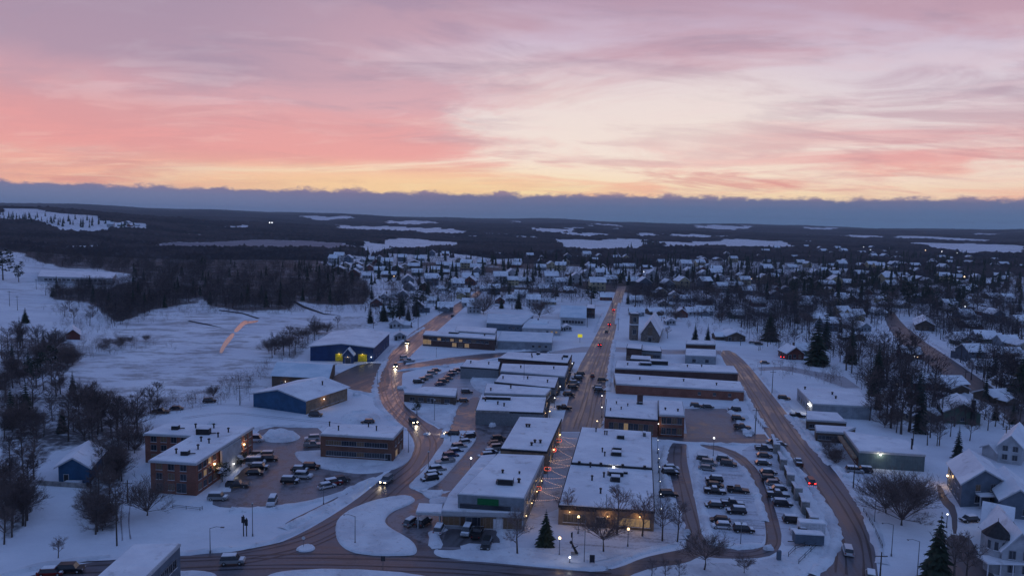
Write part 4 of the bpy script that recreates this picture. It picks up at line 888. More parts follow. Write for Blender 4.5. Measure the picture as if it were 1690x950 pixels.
for i, (q, h, m_, rf, lb) in enumerate(rows):
    r, L, H = flat_building('shop_building', lb, 'shop', q, h, m_, rf, trim='trim' if i in (1, 3) else 'dark_trim', eave=0.1)
    f, ri, ba, le = edges(L); windows(r, *ri, 4, (0.6,), 2.4, 2.2, 0.4, 0.4); windows(r, *ri, 4, (3.5,), 1.1, 1.3, 0.1, 0.2); windows(r, *le, 3, (1.0,), 1.2, 1.2, 0.0, 0.2)
    if i < 5: stick(r, *ri, 0.0, 1.0, 2.9, 3.3, 'awning', 'dark_trim', 0.5, 0.9); wall_lamp(r, *ri, 0.4, 2.6, power=30, r=0.12)
    for u, v in [((0.1,0.6),(0.3,0.4),(0.2,0.8),(0.4,0.3)), ((0.1,0.2),(0.4,0.6)), ((0.1,0.4),(0.85,0.4),(0.5,0.6)), ((0.3,0.5),(0.8,0.6)), ((0.42,0.6),(0.46,0.3),(0.5,0.7),(0.9,0.3)), ((0.7,0.5),(0.2,0.5))][i]: pipe_on(r, L, u, v, H+0.1, 1.0, 0.25)
    if i == 0: stick(r, *f, 0.0, 0.5, 4.3, 5.0, 'parapet', 'concrete', 0.12, 0.1); box_on(r, L, 0.28, 0.75, 9.0, 1.8, 1.1, H+0.1, 'rooftop_duct', 'black_metal')
    if i == 2: MB().cyl((0,0,0), (0,0,7), 0.08, 0.06, 6).build('mast', 'black_metal', r, (L[0].lerp(L[2], 0.45).x, L[0].lerp(L[2], 0.45).y, H))
    if i == 4: box_on(r, L, 0.5, 0.8, 1.6, 1.2, 1.0, H+0.1); box_on(r, L, 0.93, 0.6, 2.2, 1.5, 1.2, H+0.1)
# --- brick office with lit windows, white sheds, blue-roofed hall
r, L, H = flat_building('brick_office', 'long low brick office with a few yellow-lit windows near the angled street', 'office', [(698,552),(817,559.5),(819,549.5),(702,546)], 6.0, 'dark_brick', trim='trim')
f, ri, ba, le = edges(L); windows(r, *f, 14, (3.4,), 1.8, 1.3, 0.15, 0.2, mull=2); windows(r, *f, 3, (0.6,), 2.4, 2.0, 0.8, 0.2, t0=0.40, t1=0.66); windows(r, *le, 2, (2.5,), 1.8, 1.6, 0.8, 0.2)
windows(r, *f, 2, (1.0,), 2.2, 2.6, 0, 0, t0=0.0, t1=0.12, glass='lit_glass')
box_on(r, L, 0.42, 0.6, 5, 3, 1.0, H+0.1); pipe_on(r, L, 0.85, 0.4, H+0.1, 0.8, 0.3)
r, L, H = flat_building('brick_office', 'dark raised block behind the long low brick office', 'office', [(751,545.5),(817,550),(820,542),(754,538)], 7.0, 'dark_brick', trim='trim')
for q, h, m_, rf, lb in (([(821,562),(911,565),(913,549.5),(828,546.5)], 4.5, 'ribbed_metal', 'blue_metal_roof', 'large pale metal shed with wide white roof and blank ribbed front'), ([(803,532.5),(861,535.5),(880,520),(805,518)], 4.5, 'slate_siding', 'blue_metal_roof', 'low shed with bluish-white roof beyond the metal shed'),
       ([(862,541),(925,543),(925,528),(870,526)], 4.0, 'white_siding', 'blue_metal_roof', 'flat white outbuilding right of the bluish-roofed low shed')):
    r, L, H = flat_building('metal_shed', lb, 'shed', q, h, m_, rf, trim='trim', eave=0.3); f, ri, ba, le = edges(L); windows(r, *f, 3, (1.6,), 1.2, 1.0, 0.1, 0.1, t0=0.6, t1=0.95)
r, L, H = gable_building('hall', 'white hall with large bluish snow-covered roof slope and a row of windows', 'hall', (925,523), (966.5,525), (966.5,508), 5.0, 9.5, 'white_siding', 'blue_metal_roof', flip=True)
windows(r, L[0], L[1], 7, (1.2,), 1.6, 1.8, 0, 0.1)
r, L, H = flat_building('brick_house', 'small dark red brick building beside the blue-roofed hall', 'building', [(968,508),(982,509),(982,503),(969,502)], 7, 'dark_brick'); f, ri, ba, le = edges(L); windows(r, *f, 3, (1.0, 4.0), 1.1, 1.4, 0, 0.2)
# --- navy hall with porch
r, L, H = gable_building('hall', 'big navy hall with low white gable roof and yellow-lit panels beside its porch', 'hall', (512,571), (616,573), (642.5,548.5), 7.0, 8.6, 'navy_siding', over=0.7)
A, B, C_, D = L; stick(r, A, B, 0.40, 0.52, 0.2, 3.6, 'lit_panel', 'warm_panel', 0.08, 0.06); stick(r, A, B, 0.76, 0.90, 0.2, 3.6, 'lit_panel', 'warm_panel', 0.08, 0.06)
d = (B-A).normalized(); nn = Vector((d.y, -d.x, 0)); w_ = (B-A).length
pa = A + d*w_*0.55 + nn*4.5; pb = A + d*w_*0.71 + nn*4.5
porch = MB().box(-0.01, 0.01, -0.01, 0.01, 0, 0.01).build('porch', 'stone', r); gable_shell(porch, pa, pb, pb-nn*4.4, pa-nn*4.4, 4.2, 7.0, 'navy_siding', 'roof_snow', 0.5)
door(porch, pa, pb, 0.5, 2.6, 2.8, 'glass'); wall_lamp(r, A, B, 0.97, 2.5, 'cool_bulb', 60, (1, 0.95, 0.9), r=0.25); wall_lamp(r, A, B, 0.46, 3.8, 'warm_bulb', 45, (1.0, 0.8, 0.2), r=0.12); wall_lamp(r, A, B, 0.83, 3.8, 'warm_bulb', 45, (1.0, 0.8, 0.2), r=0.12); wall_lamp(porch, pa, pb, 0.5, 3.2, 'warm_bulb', 30, (1, 0.8, 0.6), r=0.12)
windows(r, B, C_, 5, (1.4,), 1.2, 1.2, 0, 0.2)
# --- pale-roofed warehouse and gabled blue warehouse
r, L, H = gable_building('warehouse', 'tan warehouse under a pale bluish gable roof between the navy hall and the blue warehouse', 'warehouse', (448.5,619.5), (541,624), (553,600), 4.6, 7.0, 'brown_siding', 'blue_metal_roof', flip=True)
windows(r, L[0], L[1], 4, (1.2,), 1.2, 1.3, 0.2, 0.1); wall_lamp(r, L[0], L[1], 0.25, 2.6, 'cool_bulb', 20, r=0.14)
r, L, H = gable_building('warehouse', 'bright blue gable-fronted warehouse with white roof beside the snowfield', 'warehouse', (418,648), (505,660), (573,638.5), 5.0, 7.6, 'blue_siding', over=0.8)
windows(r, L[1], L[2], 7, (0.9,), 2.0, 1.6, 0.15, 0.4); wall_lamp(r, L[1], L[2], 0.4, 3.6, 'cool_bulb', 50, r=0.2); pipe_on(r, L, 0.75, 0.7, 6.2, 1.6, 0.25)
stick(r, L[1], L[2], 0.0, 1.0, 0.0, 4.6, 'side_wall', 'tan_wall', 0.04, 0.02)
# --- blue garage at left
r, L, H = gable_building('garage', 'small blue garage with white gable roof at the edge of the left-hand thicket', 'garage', (96,767), (147,768), (170,742), 4.6, 6.8, 'blue_siding', over=0.9)
stick(r, L[0], L[1], 0.3, 0.8, 0.1, 1.0, 'snow_pile', 'bank_snow', 0.5, 1.6); door(r, L[0], L[1], 0.25)
mb = MB(); a = G(64,800,0); b = G(150,806,0); a2 = G(130,795,0)
tag(MB().prism(ccw([a, b, b+Vector((0,0.5,0)), a+Vector((0,0.5,0))]), 0, 1.1).build('retaining_wall', 'concrete'), 'low dark retaining wall in front of the blue garage', 'wall')
# --- kiosk between the lanes
r, L, H = flat_building('kiosk_building', 'small dark low building with white roof on the snowy wedge by the curved street', 'shop', [(667,648),(752,653.5),(755,641),(700,638)], 3.6, 'brown_siding', trim='trim'); f, ri, ba, le = edges(L); windows(r, *f, 5, (0.9,), 1.8, 1.3, 0.0, 0.3); door(r, *f, 0.55)
# --- right side commercial sheds
r, L, H = flat_building('commercial_building', 'long grey garage with white roof and a bright lamp on its front wall', 'garage', [(1418,744),(1527,750.5),(1497,727),(1393,711)], 4.8, 'teal_metal', trim='trim')
f, ri, ba, le = edges(L); wall_lamp(r, *f, 0.32, 4.3, 'cool_bulb', 130, (1, 0.95, 0.75), r=0.25); windows(r, *le, 5, (0.8,), 2.6, 1.6, 0.0, 0.6); stick(r, *le, 0, 1, 2.6, 3.3, 'awning', 'tan_wall', 0.6, 1.2); stick(r, *le, 0, 1, 0, 2.6, 'shopfront', 'brown_brick', 0.05, 0.02)
pipe_on(r, L, 0.88, 0.3, H+0.1, 3.0, 0.25)
r, L, H = flat_building('commercial_building', 'broad depot with wide white roof and blank grey wall right of the right-hand road', 'depot', [(1341,666),(1439,671),(1418,643),(1316,640)], 4.8, 'ribbed_metal', trim='trim'); f, ri, ba, le = edges(L); windows(r, *le, 5, (0.8,), 2.0, 1.6, 0.2, 0.4)
for u, v in ((0.48,0.35),(0.48,0.6),(0.1,0.9)): pipe_on(r, L, u, v, H+0.1, 0.9, 0.3)
wall_lamp(r, *le, 0.85, 3.8, 'cool_bulb', 200, (1, 0.97, 0.9), r=0.4); wall_lamp(r, *le, 0.93, 3.8, 'cool_bulb', 60, (1, 0.97, 0.9), r=0.4)
r, L, H = flat_building('commercial_building', 'low shop with snowy roof and dark window band just in front of the depot', 'shop', [(1331,692),(1397,696),(1382,681),(1331,678)], 3.6, 'brown_siding', trim='trim'); f, ri, ba, le = edges(L); windows(r, *f, 5, (0.9,), 2.2, 1.2, 0, 0.2)
r, L, H = flat_building('commercial_building', 'narrow flat-roofed annex behind the long grey garage', 'shop', [(1347,711),(1392,714),(1412,705),(1345,701)], 3.4, 'brown_siding', trim='trim'); f, ri, ba, le = edges(L); windows(r, *f, 3, (0.9,), 2.2, 1.2, 0, 0.2)
# --- church
r, L, H = gable_building('church', 'stone church with steep dark-edged gable and square bell tower', 'church', (1058,550), (1088,553), (1094,535), 4.5, 12.5, 'stone', over=0.5, trim='shingle')
A, B, C_, D = L; windows(r, A, B, 1, (3.6,), 3.0, 5.0, 0, 1, t0=0.3, t1=0.7, mull=3); windows(r, A, B, 2, (1.0,), 1.0, 2.0, 0, 1); door(r, A, B, 0.5, 2.0, 2.6)
tw = A + (A-B).normalized()*4.0; MB().box(-2.3,2.3,-2.3,2.3,0,15,0).box(-2.6,2.6,-2.6,2.6,9.0,9.5,2).box(-2.6,2.6,-2.6,2.6,15,15.6,1).box(-2.4,2.4,-2.4,2.4,15.6,15.85,2).build('bell_tower', ['stone', 'shingle', 'roof_snow'], r, (tw.x, tw.y+3, 0))
for sx, zz in ((0,10.6),(0,3.5)): link('window', window_mesh(1.8, 2.8, 'glass', 'trim', 1), r, (tw.x, tw.y+3-2.35, zz))
# --- houses at lower right
r, L, H = gable_building('house', 'large two-storey grey gabled house with a porch lamp at lower right', 'house', (1588,796), (1659,793), (1631,760), 6.2, 9.4, 'slate_siding', over=0.6)
A, B, C_, D = L; windows(r, A, B, 2, (1.0, 3.9), 1.3, 1.6, 0, 0.2, t0=0.2, t1=0.9); windows(r, D, A, 4, (1.2, 4.0), 1.1, 1.4, 0, 0.2); wall_lamp(r, D, A, 0.12, 3.2, 'warm_bulb', 130, r=0.3)
MB().box(-3.4, 3.0, -2.4, 0, 3.0, 3.2, 0).box(-3.5, 3.1, -2.5, 0, 3.2, 3.45, 1).box(-3.3,-3.1,-2.3,-2.1,0,3,0).box(2.7,2.9,-2.3,-2.1,0,3,0).build('porch', ['trim', 'roof_snow'], r, tuple(A.lerp(B, 0.62)))
r, L, H = gable_building('house', 'grey side house with white gable roof joined behind the turreted house, at right edge', 'house', (1652,822), (1712,828), (1684,790), 4.6, 7.4, 'slate_siding', over=0.6)
windows(r, L[0], L[1], 2, (1.0,), 1.3, 1.5, 0, 0.2)
r, L, H = gable_building('house', 'brown gabled house with pale steep roof near the diagonal side road', 'house', (1560,677), (1619,681), (1606,664), 4.5, 7.5, 'green_siding', over=0.8); windows(r, L[0], L[1], 3, (1.2,), 1.2, 1.4, 0.0, 0.2)
MB().box(-0.5,0.5,-0.5,0.5,0,9).build('chimney', 'shingle', r, tuple(L[0].lerp(L[1], 0.75)-Vector((0,0.6,0))))
r, L, H = gable_building('house', 'white two-storey gabled house at right edge above the grey ones', 'house', (1648,733), (1688,738), (1700,716), 5.4, 8.6, 'white_siding', over=0.5); windows(r, L[0], L[1], 2, (1.2, 3.8), 1.2, 1.5, 0, 0.2); windows(r, L[3], L[0], 3, (1.2, 3.8), 1.1, 1.4, 0, 0.2)
r, L, H = gable_building('house', 'low white-roofed house with dark porch by the top of the diagonal road', 'house', (1512,535), (1543,537), (1537,527), 4.0, 7.2, 'brown_siding', over=1.0, trim='shingle'); windows(r, L[0], L[1], 3, (1.2,), 1.4, 1.4, 0, 0.2)
# turreted white house: crossing wings, a round turret with a dark cone, porch
cs = G(1655, 925, 0); r = thing('victorian_house', 'large white house with round turret under a dark conical roof, bottom right corner', 'house', (cs.x, cs.y, 0)); cs = Vector(cs)
def V2(x, y, h=5.6): v = G(x, y, h); return Vector((v.x-cs.x, v.y-cs.y, 0))
def wing(parent, a, b, depth, he, hr, m_='white_siding', flip=False, over=0.5):
    d_ = (b-a).normalized(); n_ = Vector((-d_.y, d_.x, 0)); e = MB().box(-0.01,0.01,-0.01,0.01,0,0.01).build('wing', m_, parent); gable_shell(e, a, b, b+n_*depth, a+n_*depth, he, hr, m_, 'roof_snow', over, 'trim', flip)
    windows(e, a, b, 2, (1.0, 3.8) if he > 4.5 else (1.0,), 1.1, 1.6, 0.0, 0.3); return e
wing(r, V2(1655,905), V2(1712,912), 12, 5.6, 9.4); wing(r, V2(1622,862,5.0), V2(1668,872,5.0), 9, 5.0, 8.2, flip=True); wing(r, V2(1648,882,5.4), V2(1690,887,5.4), 8, 5.4, 8.8)
tp = V2(1646,880,7.6); MB().cyl((0,0,0),(0,0,7.4),2.0,2.0,12).build('turret', 'white_siding', r, tuple(tp)); MB().cyl((0,0,7.4),(0,0,10.2),2.7,0.05,12).cyl((0,0,10.1),(0,0,10.9),0.08,0.03,5).build('turret_roof', 'shingle', r, tuple(tp))
for k in range(5):
    an = math.radians(-160+k*36); link('window', window_mesh(0.7, 1.7, 'glass', 'trim', 0), r, (tp.x+2.02*math.cos(an), tp.y+2.02*math.sin(an), 4.9), an+math.pi/2)
pp = V2(1655,925,3.0); MB().box(-4, 9, -1.6, 1.6, 2.9, 3.1, 0).box(-4.2, 9.2, -1.8, 1.6, 3.1, 3.4, 1).build('porch_roof', ['trim', 'roof_snow'], r, tuple(pp), 0)
for k in range(6): MB().cyl((0,0,0),(0,0,2.9),0.12,0.12,8).build('column', 'white_wall', r, (pp.x-3.8+k*2.5, pp.y-1.4, 0))
# --- far school
r, L, H = flat_building('school', 'long low white-walled school on the far left snow slope', 'school', [(62,456),(186,459),(192,450),(68,445)], 5.0+float(terr(*tuple(G(120,462))[:2])), 'white_siding', trim='trim', eave=0.3, base=float(terr(*tuple(G(120,462))[:2])))
f, ri, ba, le = edges(L); windows(r, *f, 14, (1.5,), 3.0, 1.8, 0, 0.1, mull=3)
r, L, H = gable_building('hut', 'tiny dark hut with white roof at the far edge of the white meadow', 'hut', (109,551), (132,552), (131,544), 2.8, 5.4, 'red_siding', over=0.7, trim='dark_trim')
# --- ordinary houses: a few plans, then individual copies
def make_house(w, d, he, hr, wall, wingside, chimney, two, roofm='roof_snow'):
    root = thing('house', 'house', 'house', (0, 0, -60)); Vv = lambda x, y: Vector((x, y, 0))
    A, B, C_, D = Vv(-w/2,-d/2), Vv(w/2,-d/2), Vv(w/2,d/2), Vv(-w/2,d/2); gable_shell(root, A, B, C_, D, he, hr, wall, roofm, 0.5)
    zr = (1.0, 3.7) if two else (1.0,)
    windows(root, A, B, 2, zr, 1.1, 1.4, 0.04, 0.15, t0=0.3); windows(root, B, C_, 3, zr, 1.0, 1.3, 0.04, 0.15); windows(root, D, A, 3, zr, 1.0, 1.3, 0.04, 0.15)
    door(root, A, B, 0.18)
    if wingside:
        s_ = wingside; a = Vv(s_*w/2 + (0 if s_ > 0 else -4.5), -d*0.25); b = Vv(s_*w/2 + (4.5 if s_ > 0 else 0), -d*0.25)
        e = MB().box(-0.01,0.01,-0.01,0.01,0,0.01).build('wing', wall, root); gable_shell(e, a, b, b+Vv(0,d*0.6), a+Vv(0,d*0.6), he*0.7, he*0.7+1.6, wall, roofm, 0.35, flip=True)
    if chimney: MB().box(-0.4,0.4,-0.4,0.4,0,1.9).box(-0.5,0.5,-0.5,0.5,1.9,2.0).build('chimney', 'dark_brick', root, (w*0.18, d*0.1, hr-0.9))
    return freeze(root)
HK = [('small white gabled house','white_siding',7.5,10,3.0,5.6,1,True,False),('two-storey white house','white_siding',8.5,10,5.6,8.6,0,True,True),('grey gabled house','grey_siding',8,11,3.2,6.2,-1,True,False),
      ('two-storey grey-blue house','slate_siding',9,10,5.6,8.8,1,True,True),('small red-brown house','red_siding',8,10,3.1,6.0,0,True,False),('tan bungalow','tan_siding',9,12,2.8,5.2,1,False,False),
      ('pale yellow house','yellow_siding',8,10,5.4,8.2,-1,True,True),('dark green cottage','green_siding',7.5,9,3.0,5.8,0,False,False),('brown bungalow','brown_siding',10,12,2.8,5.0,-1,False,False),('low white garage','white_siding',6,7,2.6,4.2,0,False,False)]
protos = [make_house(*[k[2], k[3], k[4], k[5], k[1], k[6], k[7], k[8]]) for k in HK]
pused = [False]*len(protos); HPOS = []
def far_mesh(i):
    k = HK[i]; key = ('far', i)
    if key not in WCACHE:
        w, d, he, hr = k[2], k[3], k[4], k[5]; mb = MB(); mb.prism([(-w/2,-d/2),(w/2,-d/2),(w/2,d/2),(-w/2,d/2)], 0, he, 0)
        mb.add([(-w/2,-d/2,he),(w/2,-d/2,he),(0,-d/2,hr),(-w/2,d/2,he),(w/2,d/2,he),(0,d/2,hr)], [(0,1,2),(4,3,5)], 0)
        o_ = 0.5; sl = (hr-he)/(w/2)
        for s_ in (-1, 1): mb.add([(0,-d/2-o_,hr+0.1),(0,d/2+o_,hr+0.1),(s_*(w/2+o_),d/2+o_,he-sl*o_+0.1),(s_*(w/2+o_),-d/2-o_,he-sl*o_+0.1),(0,-d/2-o_,hr+0.35),(0,d/2+o_,hr+0.35),(s_*(w/2+o_),d/2+o_,he-sl*o_+0.35),(s_*(w/2+o_),-d/2-o_,he-sl*o_+0.35)], [(0,1,2,3),(4,5,6,7),(0,3,7,4),(1,5,6,2),(3,2,6,7)], 1)
        for zz in ((1.0, 3.7) if k[8] else (1.0,)):
            for t in (-0.25, 0.25): mb.box(w*t-0.55, w*t+0.55, -d/2-0.05, -d/2, zz, zz+1.4, 2)
            for t in (-0.3, 0, 0.3):
                mb.box(-w/2-0.05, -w/2, d*t-0.5, d*t+0.5, zz, zz+1.3, 2); mb.box(w/2, w/2+0.05, d*t-0.5, d*t+0.5, zz, zz+1.3, 2)
        WCACHE[key] = mb.mesh('house', [k[1], 'roof_snow', 'glass'])
    return WCACHE[key]
def put_house(px, py, i=None, ang=None):
    i = random.randrange(len(HK)) if i is None else i
    p = G(px, py); ang = (random.choice((0.1, 1.67, 0.15, 1.75, -0.05, 1.5)) + random.uniform(-0.1, 0.1)) if ang is None else ang
    if py > 478:
        if not pused[i]: o = protos[i]; pused[i] = True; o.location = p; o.rotation_euler = (0, 0, ang)
        else: o = copy_tree(protos[i], p, ang)
        s = random.uniform(0.92, 1.15)
    else:
        o = link('house', far_mesh(i), None, p, ang); s = random.uniform(1.15, 1.6); 
    o.scale = (s, s, s)
    autolabel(o, HK[i][0], 'house', px, py, 'houses of the snowy town'); HPOS.append((p.x, p.y, 9)); return o
# hand-placed houses
for px, py, i in ((1142,520,0),(1124,522,4),(1162,519,2),(1112,497,1),(1130,498,0),(1145,497,0),(1080,518,8),(1090,490,6),(1062,478,3),(1076,462,1),(1230,488,3),(1240,498,5),(1190,480,1),
    (1170,500,2),(1208,560,8),(1322,585,7),(1305,590,4),(1296,482,2),(1340,500,0),(1385,498,3),(1400,530,5),(1375,505,6),(1422,545,2),(1410,560,8),(1500,590,4),(1565,512,1),(1590,525,2),(1640,530,3),(1632,565,7),
    (1655,590,9),(1660,570,2),(1680,540,1),(1600,540,8),(1540,480,0),(1430,480,5),(1460,500,6),(1505,690,5),(1560,640,8),(1520,640,4),(1650,755,9),(775,505,0),(782,516,1),(735,512,2),(715,500,0),(700,495,5),(690,515,3),
    (665,490,2),(640,520,7),(622,505,4),(655,540,0),(905,502,5),(880,505,1),(860,490,2),(845,497,0),(825,500,4),(815,485,3),(800,480,0),(900,480,5),(940,482,8),(925,470,0),(950,470,1),(985,478,6),(1000,495,4),(1048,500,0),(1050,520,2),(1095,505,5),
    (935,545,9),(890,543,0),(660,560,9),(635,495,0),(675,478,2),(700,478,4),(730,480,0),(755,478,1),(765,492,6),(1105,535,9),(1215,525,7),(1255,520,2),(1350,530,5),(1365,545,3),(1445,520,0),(1470,475,2),(1510,500,3),(1585,492,0),(1610,500,5),(1660,500,1),
    (1685,610,4),(1668,640,5),(1640,660,8),(1620,610,0)): put_house(px, py, i)
rr_ = random.Random(11)
def scatter(poly, n, dmin=0, sink=None):
    xs = [p[0] for p in poly]; ys = [p[1] for p in poly]; out = []; tries = 0
    while len(out) < n and tries < n*60:
        tries += 1; x = rr_.uniform(min(xs), max(xs)); y = rr_.uniform(min(ys), max(ys))
        if inpoly([x], [y], poly)[0]:
            if dmin and any(abs(x-a) < dmin and abs(y-b) < dmin*0.4 for a, b in out): continue
            out.append((x, y))
    return out
for poly, n in (([(1085,425),(1240,420),(1400,430),(1480,440),(1480,470),(1300,476),(1100,476)], 62), ([(1400,418),(1690,428),(1690,470),(1480,476)], 46), ([(850,425),(1060,425),(1080,470),(850,470)], 34), ([(640,415),(850,430),(850,474),(640,474),(560,450)], 34),
        ([(1240,480),(1690,478),(1690,530),(1480,515),(1250,505)], 30), ([(1560,540),(1690,560),(1690,640),(1600,600)], 7), ([(1290,510),(1400,510),(1440,560),(1380,560)], 4), ([(545,425),(640,430),(640,455),(560,450)], 16), ([(175,368),(238,370),(238,377),(180,376)], 6), ([(1250,408),(1500,410),(1500,420),(1260,420)], 14)):
    for x, y in scatter(poly, n, 11): put_house(x, y)
for i, u in enumerate(pused):
    if not u: put_house(700+10*i, 485, i)
# ---------------------------------------------------------------- trees
def bare_parts(seed, h, spread=0.42, levels=3, vase=False, lean=0.0, twig_w=0.035, n1=9, n2=6, n3=5, fork=0.3):
    """trunk and leafless crown as two meshes' builders; trunk base at the origin"""
    r = random.Random(seed); tr = MB(); cr = MB()
    base_r = h*0.016+0.04; top = Vector((lean*h, r.uniform(-.03,.03)*h, h*(0.13 if vase == 'bush' else (0.42 if vase else 0.82))))
    mid = top*0.5 + Vector((r.uniform(-.02,.02)*h, r.uniform(-.02,.02)*h, 0))
    tr.cyl((0,0,-0.2), mid, base_r*1.25, base_r*0.75, 7).cyl(mid, top, base_r*0.75, base_r*0.3, 6)
    def sliver(p, q, w):
        d = q-p; s = d.cross(Vector((r.uniform(-1,1), r.uniform(-1,1), 0.3)));
        if s.length < 1e-5: return
        s.normalize(); cr.add([p-s*w, p+s*w, q+s*w*0.3, q-s*w*0.3], [(0,1,2,3)])
    def grow_(p, d, ln, w, lev):
        q = p + d*ln
        if lev == 1 and w > 0.06: cr.cyl(p, q, w, w*0.5, 4, 0, False)
        else: sliver(p, q, w)
        if lev >= levels+1: return
        for k in range((n2, n3, 4)[min(lev-1, 2)]):
            t = r.uniform(0.3, 1.0); nd = d + Vector((r.gauss(0,.55), r.gauss(0,.55), r.gauss(.22,.35))); nd.normalize()
            grow_(p+d*ln*t, nd, ln*r.uniform(0.38, 0.62), max(twig_w*0.7, w*0.45), lev+1)
    for k in range(n1):
        t = r.uniform(fork, 1.0) if not vase else r.uniform(0.75, 1.0); a = 2*math.pi*(k+r.uniform(-.3,.3))/n1
        p = mid*(t/0.5) if t < 0.5 else mid.lerp(top, (t-0.5)/0.5)
        up = r.uniform(0.25, 2.2) if vase == 'bush' else r.uniform(0.5, 1.2) if vase else r.uniform(0.25, 0.9)+0.5*t
        d = Vector((math.cos(a), math.sin(a), up)).normalized()
        ln = h*spread*(1.15-0.6*t)*r.uniform(0.75, 1.15) if not vase else h*spread*r.uniform(0.85, 1.15)
        grow_(p, d, ln, max(0.06, base_r*0.42), 1)
    return tr, cr
def conifer_parts(seed, h, width=0.20, layers=16, per=10, droop=0.35, ragged=0.25, start=0.08):
    r = random.Random(seed); tr = MB().cyl((0,0,-0.2), (0,0,h*0.97), h*0.016+0.05, 0.03, 6); cr = MB()
    for L_ in range(layers):
        t = L_/(layers-1); z = h*(start + (0.97-start)*t); R_ = h*width*(1-t)**0.85 + 0.12
        n = max(5, int(per*(1-0.5*t))); off = r.random()*6
        for k in range(n):
            a = off + 2*math.pi*(k+r.uniform(-.3,.3))/n; rr2 = R_*r.uniform(1-ragged, 1+ragged*0.6)
            dx, dy = math.cos(a), math.sin(a); sx, sy = -dy, dx; w = rr2*r.uniform(0.26, 0.38); dz = rr2*droop*r.uniform(0.6, 1.4)
            p0 = Vector((0, 0, z+h*0.02)); p1 = Vector((dx*rr2*0.55, dy*rr2*0.55, z-dz*0.35)); tip = Vector((dx*rr2, dy*rr2, z-dz)); s = Vector((sx, sy, 0))*w
            cr.add([p0, p1-s+Vector((0,0,-.25*w)), tip, p1+s+Vector((0,0,-.25*w)), p1+Vector((0,0,0.10*rr2))], [(0,1,4),(1,2,4),(2,3,4),(3,0,4)])
            for q in (0.35, 0.75):   # side sprays give the ragged rim
                b_ = p0.lerp(tip, q); e1 = b_+Vector((sx,sy,0))*w*1.3*(1.2-q)+Vector((dx,dy,0))*w*0.7-Vector((0,0,w*0.5)); e2 = b_-Vector((sx,sy,0))*w*1.3*(1.2-q)+Vector((dx,dy,0))*w*0.7-Vector((0,0,w*0.5))
                cr.add([b_, e1, b_+Vector((dx,dy,0))*w*0.3], [(0,1,2)]); cr.add([b_, b_+Vector((dx,dy,0))*w*0.3, e2], [(0,1,2)])
    return tr, cr
def pine_parts(seed, h, width=0.26, clumps=26, per=16):
    r = random.Random(seed); tr = MB().cyl((0,0,-0.2), (0,0,h*0.9), h*0.018+0.05, 0.05, 6); cr = MB()
    for c in range(clumps):
        t = r.uniform(0.3, 1.0); R_ = h*width*math.sin(math.pi*min(1, 0.25+0.75*(1-t)))*r.uniform(0.5, 1.0); a = r.random()*6.283
        c0 = Vector((math.cos(a)*R_, math.sin(a)*R_, h*t)); s = h*0.085*r.uniform(0.7, 1.3)
        tr.cyl((0,0,h*t*0.93), c0, 0.05, 0.03, 3, 0, False)
        for k in range(per):
            p = c0+Vector((r.gauss(0,.6), r.gauss(0,.6), r.gauss(0,.35)))*s; u = Vector((r.uniform(-1,1), r.uniform(-1,1), r.uniform(-.4,.8))).normalized()*s*0.62; v = u.cross(Vector((r.uniform(-1,1), r.uniform(-1,1), 1))).normalized()*s*0.30
            cr.add([p-u*0.4-v, p+u, p-u*0.4+v], [(0,1,2)])
    return tr, cr
TREE = {}
def tree_proto(key, parts, bark, leaf):
    tr, cr = parts; TREE[key] = (tr.mesh('trunk', bark), cr.mesh('crown', leaf))
for i in range(6): tree_proto(('bare', i), bare_parts(100+i, 10, 0.40, 3, twig_w=0.036, n1=12, n2=7, n3=5), 'bark', 'twig' if i % 2 else 'dark_twig')
for i in range(3): tree_proto(('vase', i), bare_parts(200+i, 10, 0.52, 3, True, twig_w=0.036, n1=18, n2=9, n3=6), 'bark', 'twig')
for i in range(2): tree_proto(('pale', i), bare_parts(230+i, 10, 0.36, 3, twig_w=0.026, n1=15, n2=8, n3=6), 'bark', 'pale_twig')
for i in range(3): tree_proto(('tall', i), bare_parts(260+i, 10, 0.22, 3, twig_w=0.036, n1=18, n2=7, n3=6, fork=0.4), 'bark', 'dark_twig')
for i in range(3): tree_proto(('shrub', i), bare_parts(280+i, 10, 0.62, 3, 'bush', twig_w=0.038, n1=30, n2=8, n3=5), 'bark', 'twig')
for i in range(4): tree_proto(('spruce', i), conifer_parts(300+i, 10, (0.19,0.22,0.16,0.25)[i], 17, 11), 'bark', 'needle' if i % 2 else 'needle_blue')
for i in range(3): tree_proto(('pine', i), pine_parts(400+i, 10), 'bark', 'needle')
TNAME = {'bare': ('leafless_tree','leafless brown tree','tree'), 'vase': ('leafless_tree','spreading leafless tree','tree'), 'pale': ('leafless_tree','thin pale-twigged tree','tree'), 'tall': ('leafless_tree','tall narrow leafless tree','tree'),
         'shrub': ('leafless_shrub','bushy leafless shrub','shrub'), 'spruce': ('spruce_tree','dark pointed spruce','tree'), 'pine': ('pine_tree','dark rounded pine','tree')}
NT_ = {}
